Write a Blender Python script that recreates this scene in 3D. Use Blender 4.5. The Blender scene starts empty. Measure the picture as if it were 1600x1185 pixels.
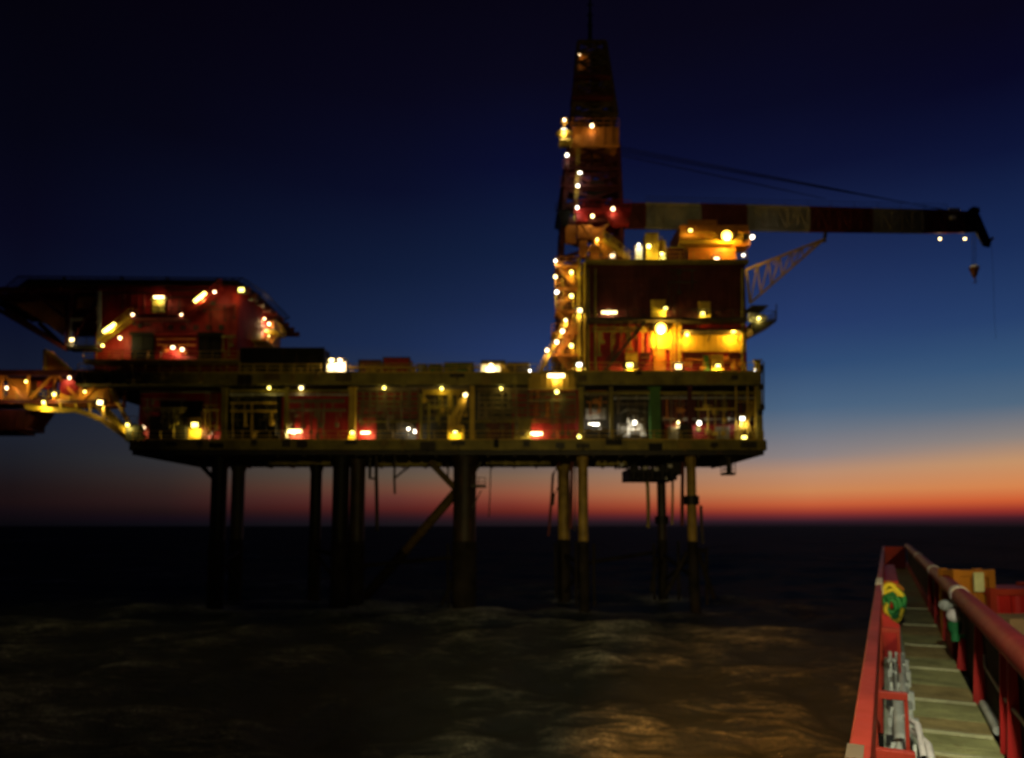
import bpy, math, random
import numpy as np
from mathutils import Vector, Matrix
random.seed(7)
R = math.radians
scene = bpy.context.scene
col = scene.collection

# ------------------------------------------------------------------ camera
F = 1150.0                       # focal length in photograph pixels (1600 wide)
H = 10.0                         # eye height above the sea
PITCH = R(5.0)
SHIFT = -math.tan(PITCH) + (822 - 592.5) / F
cam_d = bpy.data.cameras.new('camera')
cam = bpy.data.objects.new('camera', cam_d); col.objects.link(cam)
cam.location = (0, 0, H)
cam.rotation_euler = (math.pi / 2 + PITCH, 0, 0)
cam_d.sensor_fit = 'HORIZONTAL'; cam_d.sensor_width = 36.0
cam_d.lens = 36.0 * F / 1600.0
cam_d.shift_y = SHIFT * F / 1600.0
cam_d.clip_start = 0.1; cam_d.clip_end = 60000
cam_d.dof.use_dof = True
cam_d.dof.focus_distance = 1.6
cam_d.dof.aperture_fstop = 3.15
scene.camera = cam
scene.view_settings.view_transform = 'Standard'
scene.view_settings.look = 'None'
scene.view_settings.exposure = 0.0
scene.view_settings.gamma = 1.0
scene.cycles.max_bounces = 5
scene.cycles.diffuse_bounces = 2
scene.cycles.glossy_bounces = 3
scene.cycles.sample_clamp_indirect = 3.0
scene.cycles.use_denoising = True

CP, SP = math.cos(PITCH), math.sin(PITCH)
def ray(px, py):
    xc = (px - 800) / F; yc = (592.5 - py) / F + SHIFT
    return Vector((xc, CP - yc * SP, SP + yc * CP))
def P(px, py, Y):
    d = ray(px, py); return Vector((0, 0, H)) + d * (Y / d.y)

# ------------------------------------------------------------------ sky (after-sunset gradient by direction)
def lin(c):
    return tuple(((v / 255) / 12.92 if v <= 10 else (((v / 255) + 0.055) / 1.055) ** 2.4) for v in c)
def elev(px, py):
    d = ray(px, py); return math.degrees(math.atan2(d.z, math.hypot(d.x, d.y)))
def azim(px, py):
    d = ray(px, py); return math.degrees(math.atan2(d.x, d.y))
SKY = {   # column in the photograph: rows (y, sRGB)
 1590: [(0,(8,6,24)),(110,(8,8,34)),(228,(13,20,54)),(380,(25,43,84)),(494,(38,62,105)),(570,(55,85,120)),(630,(80,103,126)),(683,(140,130,125)),(721,(196,146,104)),(760,(214,132,78)),(782,(205,92,50)),(797,(150,48,40)),(809,(66,27,36)),(820,(24,18,22))],
 1265: [(0,(8,6,22)),(150,(9,10,34)),(260,(13,18,50)),(400,(28,42,82)),(505,(38,58,104)),(569,(48,76,115)),(636,(75,100,128)),(670,(105,115,130)),(712,(140,130,130)),(737,(184,140,112)),(767,(203,134,86)),(788,(198,95,57)),(799,(160,60,45)),(807,(105,40,45)),(815,(48,28,38)),(821,(20,16,22))],
 805: [(0,(7,5,19)),(120,(9,8,26)),(260,(10,14,45)),(400,(18,31,62)),(480,(26,40,76)),(550,(35,52,94)),(640,(52,66,90)),(700,(86,84,88)),(730,(106,93,86)),(745,(126,98,78)),(765,(143,88,65)),(775,(143,76,56)),(790,(122,50,40)),(800,(98,35,29)),(806,(72,28,32)),(813,(43,24,30)),(820,(26,20,25))],
 620: [(0,(6,4,17)),(150,(8,7,25)),(300,(10,14,40)),(430,(17,29,58)),(540,(27,42,76)),(640,(48,58,74)),(715,(78,76,76)),(745,(96,80,66)),(765,(108,68,53)),(780,(99,50,44)),(795,(82,32,30)),(802,(62,26,28)),(810,(38,21,27)),(820,(22,19,24))],
 260: [(0,(5,3,14)),(200,(6,6,21)),(400,(11,17,42)),(520,(19,29,54)),(620,(30,38,54)),(700,(42,43,50)),(720,(46,46,49)),(750,(50,40,38)),(770,(48,32,30)),(785,(44,26,26)),(800,(30,17,19)),(810,(21,12,20)),(820,(12,11,17))],
 20: [(0,(4,3,12)),(200,(5,5,18)),(350,(8,8,27)),(500,(11,16,38)),(620,(22,28,44)),(680,(28,32,43)),(720,(28,28,34)),(760,(27,19,21)),(785,(26,15,17)),(800,(18,11,16)),(820,(8,7,11))],
}
E0, E1 = -2.0, 48.0
world = bpy.data.worlds.new('World'); scene.world = world
world.use_nodes = True
nt = world.node_tree; nt.nodes.clear()
def wn(t, **k):
    n = nt.nodes.new(t)
    for a, b in k.items(): setattr(n, a, b)
    return n
def wmath(op, a, b=None):
    n = wn('ShaderNodeMath', operation=op)
    for i, v in enumerate((a, b)):
        if v is None: continue
        if isinstance(v, (int, float)): n.inputs[i].default_value = v
        else: nt.links.new(v, n.inputs[i])
    return n.outputs[0]
tc = wn('ShaderNodeTexCoord'); sx = wn('ShaderNodeSeparateXYZ')
nt.links.new(tc.outputs['Generated'], sx.inputs[0])
hyp = wmath('SQRT', wmath('ADD', wmath('MULTIPLY', sx.outputs[0], sx.outputs[0]), wmath('MULTIPLY', sx.outputs[1], sx.outputs[1])))
el = wmath('ARCTAN2', sx.outputs[2], hyp)
ef = wmath('DIVIDE', wmath('SUBTRACT', el, R(E0)), R(E1 - E0))
az = wmath('ABSOLUTE', wmath('SUBTRACT', wmath('ARCTAN2', sx.outputs[0], sx.outputs[1]), R(40.0)))   # degrees away from where the sun went down
def ramp(px):
    n = wn('ShaderNodeValToRGB'); cr = n.color_ramp; cr.interpolation = 'B_SPLINE' if False else 'LINEAR'
    rows = SKY[px]
    pts = [((elev(px, y) - E0) / (E1 - E0), lin(c)) for y, c in rows]
    pts.sort()
    top = pts[-1]
    pts = [(0.0, tuple(v * 0.6 for v in pts[0][1]))] + pts
    if top[0] < 0.99: pts.append((1.0, tuple(v * 0.8 for v in top[1])))
    while len(cr.elements) < len(pts): cr.elements.new(0.5)
    for e, (p, c) in zip(cr.elements, pts): e.position = p; e.color = (*c, 1)
    nt.links.new(ef, n.inputs[0]); return n.outputs[0]
cols = [1590, 1265, 805, 620, 260, 20]
azs = [40.0 - azim(c, 740) for c in cols]
cur = ramp(cols[0])
for k in range(1, len(cols)):
    mr = wn('ShaderNodeMapRange'); nt.links.new(az, mr.inputs[0])
    mr.inputs[1].default_value = R(azs[k-1]); mr.inputs[2].default_value = R(azs[k])
    mx = wn('ShaderNodeMix', data_type='RGBA')
    nt.links.new(mr.outputs[0], mx.inputs['Factor'])
    nt.links.new(cur, mx.inputs[6]); nt.links.new(ramp(cols[k]), mx.inputs[7])
    cur = mx.outputs[2]
bg = wn('ShaderNodeBackground'); bg.inputs[1].default_value = 1.0
nt.links.new(cur, bg.inputs[0])
wo = wn('ShaderNodeOutputWorld'); nt.links.new(bg.outputs[0], wo.inputs[0])

# ------------------------------------------------------------------ materials
MATS = {}
def paint(name, c, rough=0.5, metal=0.0, var=0.35, rust=0.25, rustc=(0.09, 0.035, 0.012), scale=0.5, streak=True, bump=0.02, spec=0.2):
    m = bpy.data.materials.new(name); m.use_nodes = True
    t = m.node_tree; b = t.nodes['Principled BSDF']
    L = t.links.new
    co = t.nodes.new('ShaderNodeTexCoord'); geo = t.nodes.new('ShaderNodeNewGeometry')
    n1 = t.nodes.new('ShaderNodeTexNoise'); n1.inputs['Scale'].default_value = scale; n1.inputs['Detail'].default_value = 5
    L(geo.outputs['Position'], n1.inputs['Vector'])
    mp = t.nodes.new('ShaderNodeMapping'); mp.inputs['Scale'].default_value = (2.2, 2.2, 0.22 if streak else 2.2)
    L(geo.outputs['Position'], mp.inputs[0])
    n2 = t.nodes.new('ShaderNodeTexNoise'); n2.inputs['Scale'].default_value = scale * 2.0; n2.inputs['Detail'].default_value = 7; n2.inputs['Roughness'].default_value = 0.65
    L(mp.outputs[0], n2.inputs['Vector'])
    mr = t.nodes.new('ShaderNodeMapRange'); mr.inputs[1].default_value = 0.3; mr.inputs[2].default_value = 0.7
    mr.inputs[3].default_value = 1 - var; mr.inputs[4].default_value = 1 + var * 0.5
    L(n1.outputs[0], mr.inputs[0])
    mul = t.nodes.new('ShaderNodeVectorMath'); mul.operation = 'SCALE'; mul.inputs[0].default_value = c
    L(mr.outputs[0], mul.inputs['Scale'])
    rr = t.nodes.new('ShaderNodeMapRange'); rr.inputs[1].default_value = 0.56; rr.inputs[2].default_value = 0.74
    rr.inputs[3].default_value = 0; rr.inputs[4].default_value = min(1, rust * 2.5)
    L(n2.outputs[0], rr.inputs[0])
    mx = t.nodes.new('ShaderNodeMix'); mx.data_type = 'RGBA'
    L(rr.outputs[0], mx.inputs['Factor']); L(mul.outputs[0], mx.inputs[6]); mx.inputs[7].default_value = (*rustc, 1)
    L(mx.outputs[2], b.inputs['Base Color'])
    ro = t.nodes.new('ShaderNodeMapRange'); ro.inputs[3].default_value = rough * 0.8; ro.inputs[4].default_value = min(1, rough * 1.4)
    L(n2.outputs[0], ro.inputs[0]); L(ro.outputs[0], b.inputs['Roughness'])
    b.inputs['Metallic'].default_value = metal
    b.inputs['Specular IOR Level'].default_value = spec
    if bump:
        bp = t.nodes.new('ShaderNodeBump'); bp.inputs['Strength'].default_value = 0.4; bp.inputs['Distance'].default_value = bump
        L(n2.outputs[0], bp.inputs['Height']); L(bp.outputs[0], b.inputs['Normal'])
    MATS[name] = m; return m
def glow(name, c, s):
    m = bpy.data.materials.new(name); m.use_nodes = True
    b = m.node_tree.nodes['Principled BSDF']; b.inputs['Base Color'].default_value = (0.8, 0.8, 0.8, 1)
    b.inputs['Emission Color'].default_value = (*c, 1); b.inputs['Emission Strength'].default_value = s
    MATS[name] = m; return m
paint('yellow_paint', (0.42, 0.27, 0.03))
paint('olive_dim_yellow', (0.19, 0.15, 0.026), var=0.5, rust=0.3)  # yellow steel with low light put into the colour; plain olive on other gear
paint('red_paint', (0.22, 0.012, 0.011), var=0.35, rust=0.12)
paint('maroon_paint', (0.062, 0.011, 0.009), var=0.4, rust=0.2)
paint('dark_steel', (0.030, 0.026, 0.020), var=0.4, rust=0.25)
paint('black_steel', (0.006, 0.006, 0.005), spec=.12, var=0.3, rust=0.1)
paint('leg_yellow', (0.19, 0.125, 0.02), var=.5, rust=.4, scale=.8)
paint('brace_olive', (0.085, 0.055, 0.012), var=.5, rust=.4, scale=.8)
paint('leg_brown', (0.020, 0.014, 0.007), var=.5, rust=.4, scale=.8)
paint('grey_paint', (0.28, 0.27, 0.25), var=0.3)
paint('brown_louver', (0.12, 0.088, 0.05), var=0.4)
paint('white_paint', (0.72, 0.70, 0.66), var=0.2, rust=0.15)
paint('green_paint', (0.05, 0.13, 0.03), var=0.3)
paint('orange_paint', (0.45, 0.16, 0.02), var=0.35)
paint('deck_paint', (0.10, 0.11, 0.07), var=0.5, streak=False)
paint('growth_and_shade', (0.013, 0.011, 0.008), var=0.6, rust=0.0, rough=0.8, spec=.08)
paint('boom_red', (0.085, 0.017, 0.013), var=0.35, rust=0.2)
paint('boom_white', (0.20, 0.185, 0.15), var=0.35, rust=0.25)
paint('gang_red', (0.25, 0.026, 0.013), spec=.15, rough=0.45, scale=1.6, var=0.3, rust=0.10, bump=0.004)
paint('gang_tube', (0.19, 0.015, 0.010), spec=.12, scale=1.6, var=0.3, rust=0.12, bump=0.004, streak=False)
paint('gang_deep', (0.30, 0.010, 0.008), rough=0.5, scale=1.6, var=0.3, rust=0.1, bump=0.004)
paint('hose_grey', (0.42, 0.46, 0.40), rough=0.5, scale=3, var=0.3, rust=0.1, bump=0.003)
paint('hose_black', (0.02, 0.022, 0.02), rough=0.45, scale=3, rust=0.0, bump=0.003)
paint('tray_grey', (0.30, 0.34, 0.25), rough=0.55, scale=2.5, var=0.4, rust=0.15, bump=0.004)
paint('plank_olive', (0.34, 0.36, 0.15), rough=0.7, scale=3, var=0.4, rust=0.3, rustc=(0.15,0.085,0.03), streak=False, bump=0.006)
paint('plank_tan', (0.34, 0.28, 0.11), rough=0.7, scale=3, var=0.4, rust=0.25, rustc=(0.10,0.05,0.02), streak=False, bump=0.006)
paint('nosing', (0.42, 0.43, 0.24), rough=0.6, scale=3, var=0.25, rust=0.2, streak=False, bump=0.003)
paint('band_white', (0.62, 0.60, 0.55), rough=0.5, scale=3, var=0.2, rust=0.1, bump=0.003)
paint('coil_green', (0.02, 0.17, 0.05), rough=0.45, scale=3, rust=0.0, bump=0.003)
paint('coil_yellow', (0.52, 0.42, 0.02), rough=0.45, scale=3, rust=0.0, bump=0.003)
paint('crate_orange', (0.26, 0.095, 0.008), rough=0.5, scale=1.5, var=0.3, rust=0.15, bump=0.004)
paint('sheet_shade', (0.003, 0.003, 0.003), rough=.8, rust=0, bump=0, spec=.1)
paint('timber', (0.30, 0.19, 0.09), rough=0.8, scale=3, rust=0.2, streak=False)
WARM, YEL, WHITE, SOD, PEACH = (1, .74, .30), (1, .80, .16), (1, .90, .70), (1, .55, .06), (1, .66, .34)
for nm, c in (('warm', WARM), ('yel', YEL), ('white', WHITE), ('sod', SOD), ('peach', PEACH)): glow('lens_' + nm, c, 6.0 if nm != 'sod' else 10.0)

# ------------------------------------------------------------------ mesh builder
ORI = {}
class MB:
    def __init__(s): s.v = []; s.f = []; s.sm = []
    def add(s, vs, fs, smooth=False):
        o = len(s.v); s.v += [tuple(v) for v in vs]
        s.f += [tuple(i + o for i in f) for f in fs]; s.sm += [smooth] * len(fs)
        return s
    def box(s, a, b):
        x0, x1 = sorted((a[0], b[0])); y0, y1 = sorted((a[1], b[1])); z0, z1 = sorted((a[2], b[2]))
        return s.add([(x0,y0,z0),(x1,y0,z0),(x1,y1,z0),(x0,y1,z0),(x0,y0,z1),(x1,y0,z1),(x1,y1,z1),(x0,y1,z1)],
                     [(0,3,2,1),(4,5,6,7),(0,1,5,4),(1,2,6,5),(2,3,7,6),(3,0,4,7)])
    def beam(s, p, q, w, h=None, up=(0, 0, 1)):
        p, q = Vector(p), Vector(q); d = (q - p)
        if d.length < 1e-6: return s
        d.normalize(); u = Vector(up)
        if abs(d.dot(u)) > 0.98: u = Vector((0, 1, 0))
        r = d.cross(u).normalized(); u = r.cross(d); h = h or w
        vs = [e + r * (a * w / 2) + u * (b * h / 2) for e in (p, q) for a, b in ((-1,-1),(1,-1),(1,1),(-1,1))]
        return s.add(vs, [(0,1,2,3),(7,6,5,4),(0,4,5,1),(1,5,6,2),(2,6,7,3),(3,7,4,0)])
    def tube(s, p, q, r, r2=None, n=12, caps=True):
        p, q = Vector(p), Vector(q); d = (q - p).normalized(); r2 = r if r2 is None else r2
        u = Vector((0,0,1)) if abs(d.z) < 0.9 else Vector((1,0,0))
        a = d.cross(u).normalized(); b = d.cross(a)
        vs = []
        for e, rr in ((p, r), (q, r2)):
            vs += [e + (a * math.cos(2*math.pi*i/n) + b * math.sin(2*math.pi*i/n)) * rr for i in range(n)]
        s.add(vs, [(i, (i+1) % n, n + (i+1) % n, n + i) for i in range(n)], True)
        if caps: s.add(vs, [tuple(range(n-1, -1, -1)), tuple(range(n, 2*n))])
        return s
    def path(s, pts, r, n=8):
        pts = [Vector(p) for p in pts]; m = len(pts); vs = []
        for k, p in enumerate(pts):
            d = (pts[min(k+1, m-1)] - pts[max(k-1, 0)]).normalized()
            u = Vector((0,0,1)) if abs(d.z) < 0.9 else Vector((1,0,0))
            a = d.cross(u).normalized(); b = d.cross(a)
            vs += [p + (a * math.cos(2*math.pi*i/n) + b * math.sin(2*math.pi*i/n)) * r for i in range(n)]
        return s.add(vs, [(k*n+i, k*n+(i+1) % n, (k+1)*n+(i+1) % n, (k+1)*n+i) for k in range(m-1) for i in range(n)], True)
    def prism(s, poly, z0, z1):
        n = len(poly)
        vs = [(x, y, z0) for x, y in poly] + [(x, y, z1) for x, y in poly]
        return s.add(vs, [tuple(range(n-1,-1,-1)), tuple(range(n, 2*n))] + [(i, (i+1) % n, n+(i+1) % n, n+i) for i in range(n)])
    def plate(s, pts, off):
        n = len(pts); off = Vector(off); vs = [Vector(p) for p in pts] + [Vector(p) + off for p in pts]
        return s.add(vs, [tuple(range(n-1,-1,-1)), tuple(range(n, 2*n))] + [(i, (i+1) % n, n+(i+1) % n, n+i) for i in range(n)])
    def rail(s, p, q, h=1.1, sp=1.6, r=0.035):
        p, q = Vector(p), Vector(q); n = max(1, round((q-p).length / sp)); up = Vector((0,0,1))
        for k in range(n+1):
            b = p.lerp(q, k/n); s.beam(b, b + up*h, r*2)
        for t in (0.5, 1.0): s.beam(p + up*h*t, q + up*h*t, r*2)
        return s.beam(p + up*0.1, q + up*0.1, 0.02, 0.16)
    def stair(s, p, q, w=1.0):
        p, q = Vector(p), Vector(q); n = max(3, int(abs(q.z-p.z)/0.24)); wv = Vector((0, w, 0)); up = Vector((0,0,1))
        for e in (Vector((0,0,0)), wv):
            s.beam(p+e, q+e, 0.08, 0.30); s.beam(p+e+up*1.0, q+e+up*1.0, 0.07)
            s.beam(p+e+up*.5, q+e+up*.5, 0.05)
            for k in range(5):
                b = (p+e).lerp(q+e, k/4); s.beam(b, b+up*1.0, 0.06)
        for k in range(n):
            b = p.lerp(q, (k+.5)/n); s.box((b.x-.13, b.y+.05, b.z), (b.x+.13, b.y+w-.05, b.z+.04))
        return s
    def build(s, name, mat, parent=None, bevel=0):
        o3 = ORI.get(parent.name, Vector()) if parent else Vector()
        me = bpy.data.meshes.new(name)
        me.from_pydata([(x-o3.x, y-o3.y, z-o3.z) for x, y, z in s.v], [], s.f)
        me.polygons.foreach_set('use_smooth', s.sm)
        me.materials.append(MATS[mat]); me.update()
        o = bpy.data.objects.new(name, me); col.objects.link(o)
        if parent: o.parent = parent; ORI[o.name] = o3
        else: ORI[o.name] = Vector()
        if bevel:
            b = o.modifiers.new('bevel', 'BEVEL'); b.width = bevel; b.segments = 2; b.limit_method = 'ANGLE'
        return o
def thing(name, loc, label, cat, group=None):
    o = bpy.data.objects.new(name, None); col.objects.link(o); o.location = loc; ORI[o.name] = Vector(loc)
    o['label'] = label; o['category'] = cat
    if group: o['group'] = group
    return o
def tag(o, label, cat, group=None):
    o['label'] = label; o['category'] = cat
    if group: o['group'] = group
    return o
def recentre(o):                      # origin of a one-mesh thing to its own base
    me = o.data; n = len(me.vertices); a = np.empty(n*3); me.vertices.foreach_get('co', a); a = a.reshape(-1, 3)
    c = np.array([(a[:,0].min()+a[:,0].max())/2, (a[:,1].min()+a[:,1].max())/2, a[:,2].min()])
    me.vertices.foreach_set('co', (a-c).ravel()); o.location = c; me.update()
def X(px, py, Y): return P(px, py, Y).x
def Z(py, Y, px=800): return P(px, py, Y).z
def pbox(mb, x0, y0, x1, y1, Y, depth):
    xm, ym = (x0+x1)/2, (y0+y1)/2
    return mb.box((X(x0, ym, Y), Y, Z(y1, Y)), (X(x1, ym, Y), Y+depth, Z(y0, Y)))
def ribbed(mb, x0, x1, y, z0, z1, pitch=0.6, d=0.06):     # vertical stiffeners on a wall face
    n = max(1, int((x1-x0)/pitch))
    for k in range(n+1):
        x = x0 + (x1-x0)*k/n; mb.box((x-.05, y-d, z0+.04), (x+.05, y-.003, z1-.04))

# ------------------------------------------------------------------ sea
def build_sea():
    rad = [0.0]; r = 3.0
    while r < 30000: rad.append(r); r *= 1.022 if r < 300 else 1.10
    rad = np.array(rad)
    th = np.concatenate([np.linspace(-46, 46, 420), np.linspace(46, 314, 90)[1:-1]]) * math.pi/180
    nr, na = len(rad), len(th)
    rr, tt = np.meshgrid(rad, th, indexing='ij')
    x = rr*np.sin(tt); y = rr*np.cos(tt); z = np.zeros_like(x)
    rs = np.random.RandomState(3)
    for k in range(46):
        lam = 1.5 * (1.112**k); 
        ang = rs.normal(0.5, 0.75); amp = 0.0125*lam**0.86 * rs.uniform(.5, 1.2); ph = rs.uniform(0, 6.28)
        if lam > 14: amp *= 0.42
        if lam > 60: amp *= 0.3
        kx, ky = math.cos(ang)*2*math.pi/lam, math.sin(ang)*2*math.pi/lam
        fade = np.clip(lam/(rr*0.05+.01) - 0.6, 0, 1)
        s_ = np.sin(kx*x+ky*y+ph)
        z += amp*fade*(s_ + 0.35*(np.abs(s_)*-2+1.2))
    z = z*np.clip(1.2 - rr/1500, 0, 1)*0.85
    v = np.stack([x, y, z], -1).reshape(-1, 3)
    f = []
    for i in range(nr-1):
        for j in range(na):
            a = i*na+j; b = i*na+(j+1) % na
            f.append((a, b, b+na, a+na))
    me = bpy.data.meshes.new('sea'); me.from_pydata(v.tolist(), [], f); me.polygons.foreach_set('use_smooth', [True]*len(f)); me.update()
    # wash around the platform legs, drawn out down-wind
    fo = np.zeros_like(x)
    for px, Y in ((341, 89), (371, 101), (493, 101), (545, 89), (726, 89), (881, 101), (911, 89), (1034, 101), (1081, 89)):
        lx = X(px, 930, Y); dx, dy = x-lx, y-Y
        u_, w_ = dx*.96+dy*-.28, dx*.28+dy*.96
        fo += np.exp(-(w_/2.6)**2)*np.where(u_ > 0, np.exp(-u_/9.0), np.exp(-(u_/2.6)**2))
    at = me.attributes.new('wash', 'FLOAT', 'POINT'); at.data.foreach_set('value', np.clip(fo, 0, 1).ravel().astype('f'))
    m = bpy.data.materials.new('sea_water'); m.use_nodes = True; t = m.node_tree; b = t.nodes['Principled BSDF']; L = t.links.new
    geo = t.nodes.new('ShaderNodeNewGeometry')
    def noise(scale, sx, sy, det=6, dist=0.0, rough=.6):
        mp = t.nodes.new('ShaderNodeMapping'); mp.inputs['Scale'].default_value = (sx, sy, 1); mp.inputs['Rotation'].default_value = (0, 0, 0.35)
        L(geo.outputs['Position'], mp.inputs[0])
        n = t.nodes.new('ShaderNodeTexNoise'); n.inputs['Scale'].default_value = scale; n.inputs['Detail'].default_value = det
        n.inputs['Distortion'].default_value = dist; n.inputs['Roughness'].default_value = rough
        L(mp.outputs[0], n.inputs[0]); return n.outputs[0]
    def mrange(i, a, b_, c, d):
        n = t.nodes.new('ShaderNodeMapRange'); L(i, n.inputs[0])
        for k, vv in enumerate((a, b_, c, d)): n.inputs[k+1].default_value = vv
        return n.outputs[0]
    def math_(op, a, b_):
        n = t.nodes.new('ShaderNodeMath'); n.operation = op
        for k, vv in enumerate((a, b_)):
            if isinstance(vv, (int, float)): n.inputs[k].default_value = vv
            else: L(vv, n.inputs[k])
        return n.outputs[0]
    big = noise(0.075, 1.0, 0.8, 4, 0.8)
    wisp = noise(0.55, 0.45, 1.0, 9, 2.2, .68)
    fine = noise(2.2, .8, 1.2, 8, 1.0, .7)
    sep = t.nodes.new('ShaderNodeSeparateXYZ'); L(geo.outputs['Position'], sep.inputs[0])
    wa = t.nodes.new('ShaderNodeAttribute'); wa.attribute_name = 'wash'
    glint_speck = noise(7.0, 1, 1, 3, .4, .6)  # fine speckle, puts lamp glints on ripples into the foam colour
    crest = math_('ADD', mrange(sep.outputs[2], -0.15, .55, -.07, .22), math_('MULTIPLY', wa.outputs['Fac'], .38))
    foam = math_('ADD', math_('MULTIPLY', wisp, .85), math_('MULTIPLY', big, .50)); foam = math_('ADD', foam, crest)
    foam = mrange(foam, .68, .98, 0, 1)
    foam = math_('MULTIPLY', foam, math_('MULTIPLY', mrange(fine, .25, .7, .2, 1.0), mrange(glint_speck, .35, .62, .35, 1.45)))
    cr = t.nodes.new('ShaderNodeValToRGB'); L(foam, cr.inputs[0])
    cr.color_ramp.elements[0].color = (0.014, 0.018, 0.017, 1); cr.color_ramp.elements[1].color = (0.46, 0.47, 0.42, 1)
    e = cr.color_ramp.elements.new(.35); e.color = (0.075, 0.083, 0.070, 1)
    t.nodes.remove(b)
    df = t.nodes.new('ShaderNodeBsdfDiffuse'); gl = t.nodes.new('ShaderNodeBsdfGlossy'); ms = t.nodes.new('ShaderNodeMixShader')
    L(cr.outputs[0], df.inputs[0]); gl.inputs['Roughness'].default_value = 0.24
    L(mrange(foam, 0, .5, .045, .015), ms.inputs[0]); L(df.outputs[0], ms.inputs[1]); L(gl.outputs[0], ms.inputs[2])
    L(ms.outputs[0], t.nodes['Material Output'].inputs[0])
    bp = t.nodes.new('ShaderNodeBump'); bp.inputs['Strength'].default_value = 0.9; bp.inputs['Distance'].default_value = 0.22
    L(math_('ADD', math_('ADD', fine, math_('MULTIPLY', glint_speck, .35)), math_('MULTIPLY', wisp, 1.6)), bp.inputs['Height']); L(bp.outputs[0], df.inputs['Normal']); L(bp.outputs[0], gl.inputs['Normal'])
    me.materials.append(m)
    o = bpy.data.objects.new('sea', me); col.objects.link(o); o['kind'] = 'structure'
    o['label'] = 'dark rough sea with faint foam streaks under the platform'
build_sea()

# ------------------------------------------------------------------ oil platform: jacket, decks, lower modules
YF, YB = 86.0, 105.0
zL0, zL1 = Z(704, YF), Z(688, YF)         # lower deck girder
zU0, zU1 = Z(602, YF), Z(581, YF)         # upper deck girder, right half
zV0, zV1 = Z(602, YF), Z(583, YF)         # upper deck girder, left half
XL, XR = X(202, 697, YF), X(1198, 697, YF)
plat = thing('oil_platform', (0, 95, 0), 'steel oil platform with two dark decks on tall legs standing in the sea', 'oil platform')
# lower deck
d = MB(); d.box((XL, YF, zL0), (XR, YB, zL1))
d.build('lower_deck', 'black_steel', plat)
g = MB()
g.box((XL+.2, YF-.16, zL0+.05), (XR-.2, YF-.004, zL0+.3)); g.box((XL+.2, YF-.16, zL1-.3), (XR-.2, YF-.004, zL1-.04))
n = 62
for k in range(n+1):
    x = XL+.3+(XR-XL-.6)*k/n; g.box((x-.05, YF-.14, zL0+.3), (x+.05, YF-.004, zL1-.3))
g.box((XL+.2, YF-.06, zL0+.3), (XR-.2, YF-.005, zL1-.3))
g.build('deck_girder', 'olive_dim_yellow', plat)
ub = MB()      # joists under the lower deck
ub.box((XL+.25, YF+.25, zL0-.5), (XR-.25, YB-.2, zL0-.004))
for k in range(24):
    x = XL+1.5+(XR-XL-3)*k/23; ub.box((x-.12, YF+1.0, zL0-.72), (x+.12, YB-.6, zL0-.503))
ub.build('floor_joists', 'dark_steel', plat)
# upper deck (left half and right half)
xl = X(118, 590, YF); xm = X(842, 590, YF); xr = X(1190, 590, YF)
u = MB(); u.box((xl, YF, zV0), (xm, YB, zV1)); u.build('upper_deck', 'black_steel', plat)
u = MB(); u.box((xm+.01, YF, zU0), (xr, YB, zU1)); u.build('upper_deck', 'black_steel', plat)
g = MB()
for a, b_, z0, z1 in ((xl+.1, xm-.05, zV0, zV1), (xm+.06, xr-.1, zU0, zU1)):
    g.box((a, YF-.16, z0+.05), (b_, YF-.004, z0+.3)); g.box((a, YF-.16, z1-.3), (b_, YF-.004, z1-.04))
    for k in range(40):
        x = a+.1+(b_-a-.2)*k/39; g.box((x-.05, YF-.13, z0+.3), (x+.05, YF-.004, z1-.3))
    g.box((a, YF-.06, z0+.3), (b_, YF-.005, z1-.3))
g.build('upper_girder', 'olive_dim_yellow', plat)
# railings
r = MB(); r.rail((XL+.3, YF+.1, zL1), (XR-.3, YF+.1, zL1)); r.rail((XR-.25, YF+.3, zL1), (XR-.25, YB-1, zL1)); r.build('railing', 'yellow_paint', plat)
r = MB(); r.rail((xl+.2, YF+.1, zV1), (xm-.2, YF+.1, zV1)); r.rail((xm+.4, YF+.1, zU1), (xr-.2, YF+.1, zU1)); r.build('railing', 'yellow_paint', plat)
# legs; black paint on the left ones stands for lack of light
zs = Z(846, 89)
def leg(px, Y, wpx, mat='dark_steel', splash=zs, top=None, collar=None, px2=None):
    x = X(px, 800, Y); rr = wpx/2/F*Y; x2 = X(px2, 930, Y) if px2 else x
    m = MB(); zt = zL0 + .3 if top is None else top
    m.tube((x, Y, splash), (x, Y, zt), rr, n=20)
    m.tube((x, Y, zL0-1.3), (x, Y, zL0-.01), rr*1.12, rr*1.3, n=20)
    o = m.build('support_leg', mat, plat)
    m2 = MB(); m2.tube((x2, Y, -3), (x, Y, splash-.004), rr*1.05, n=20)
    for k in range(3):
        z = splash-1.4-k*2.2
        if z > 0.6: m2.tube((x, Y, z), (x, Y, z+.35), rr*1.16, n=20)
    m2.build('splash_zone', 'growth_and_shade', o)
    if collar:
        m3 = MB(); zc = Z(collar, Y); m3.tube((x, Y, zc-.55), (x, Y, zc+.55), rr*1.55, n=20); m3.build('collar', 'black_steel', o)
    return x, Y, rr
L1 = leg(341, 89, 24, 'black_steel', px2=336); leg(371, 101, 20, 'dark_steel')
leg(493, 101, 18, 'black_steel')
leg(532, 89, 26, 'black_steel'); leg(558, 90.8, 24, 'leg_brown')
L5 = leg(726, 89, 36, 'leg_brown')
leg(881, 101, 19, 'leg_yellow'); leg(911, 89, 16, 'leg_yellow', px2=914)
leg(1034, 101, 14, 'leg_brown', collar=813); leg(1081, 89, 15, 'leg_yellow', collar=782, px2=1087)
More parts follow.
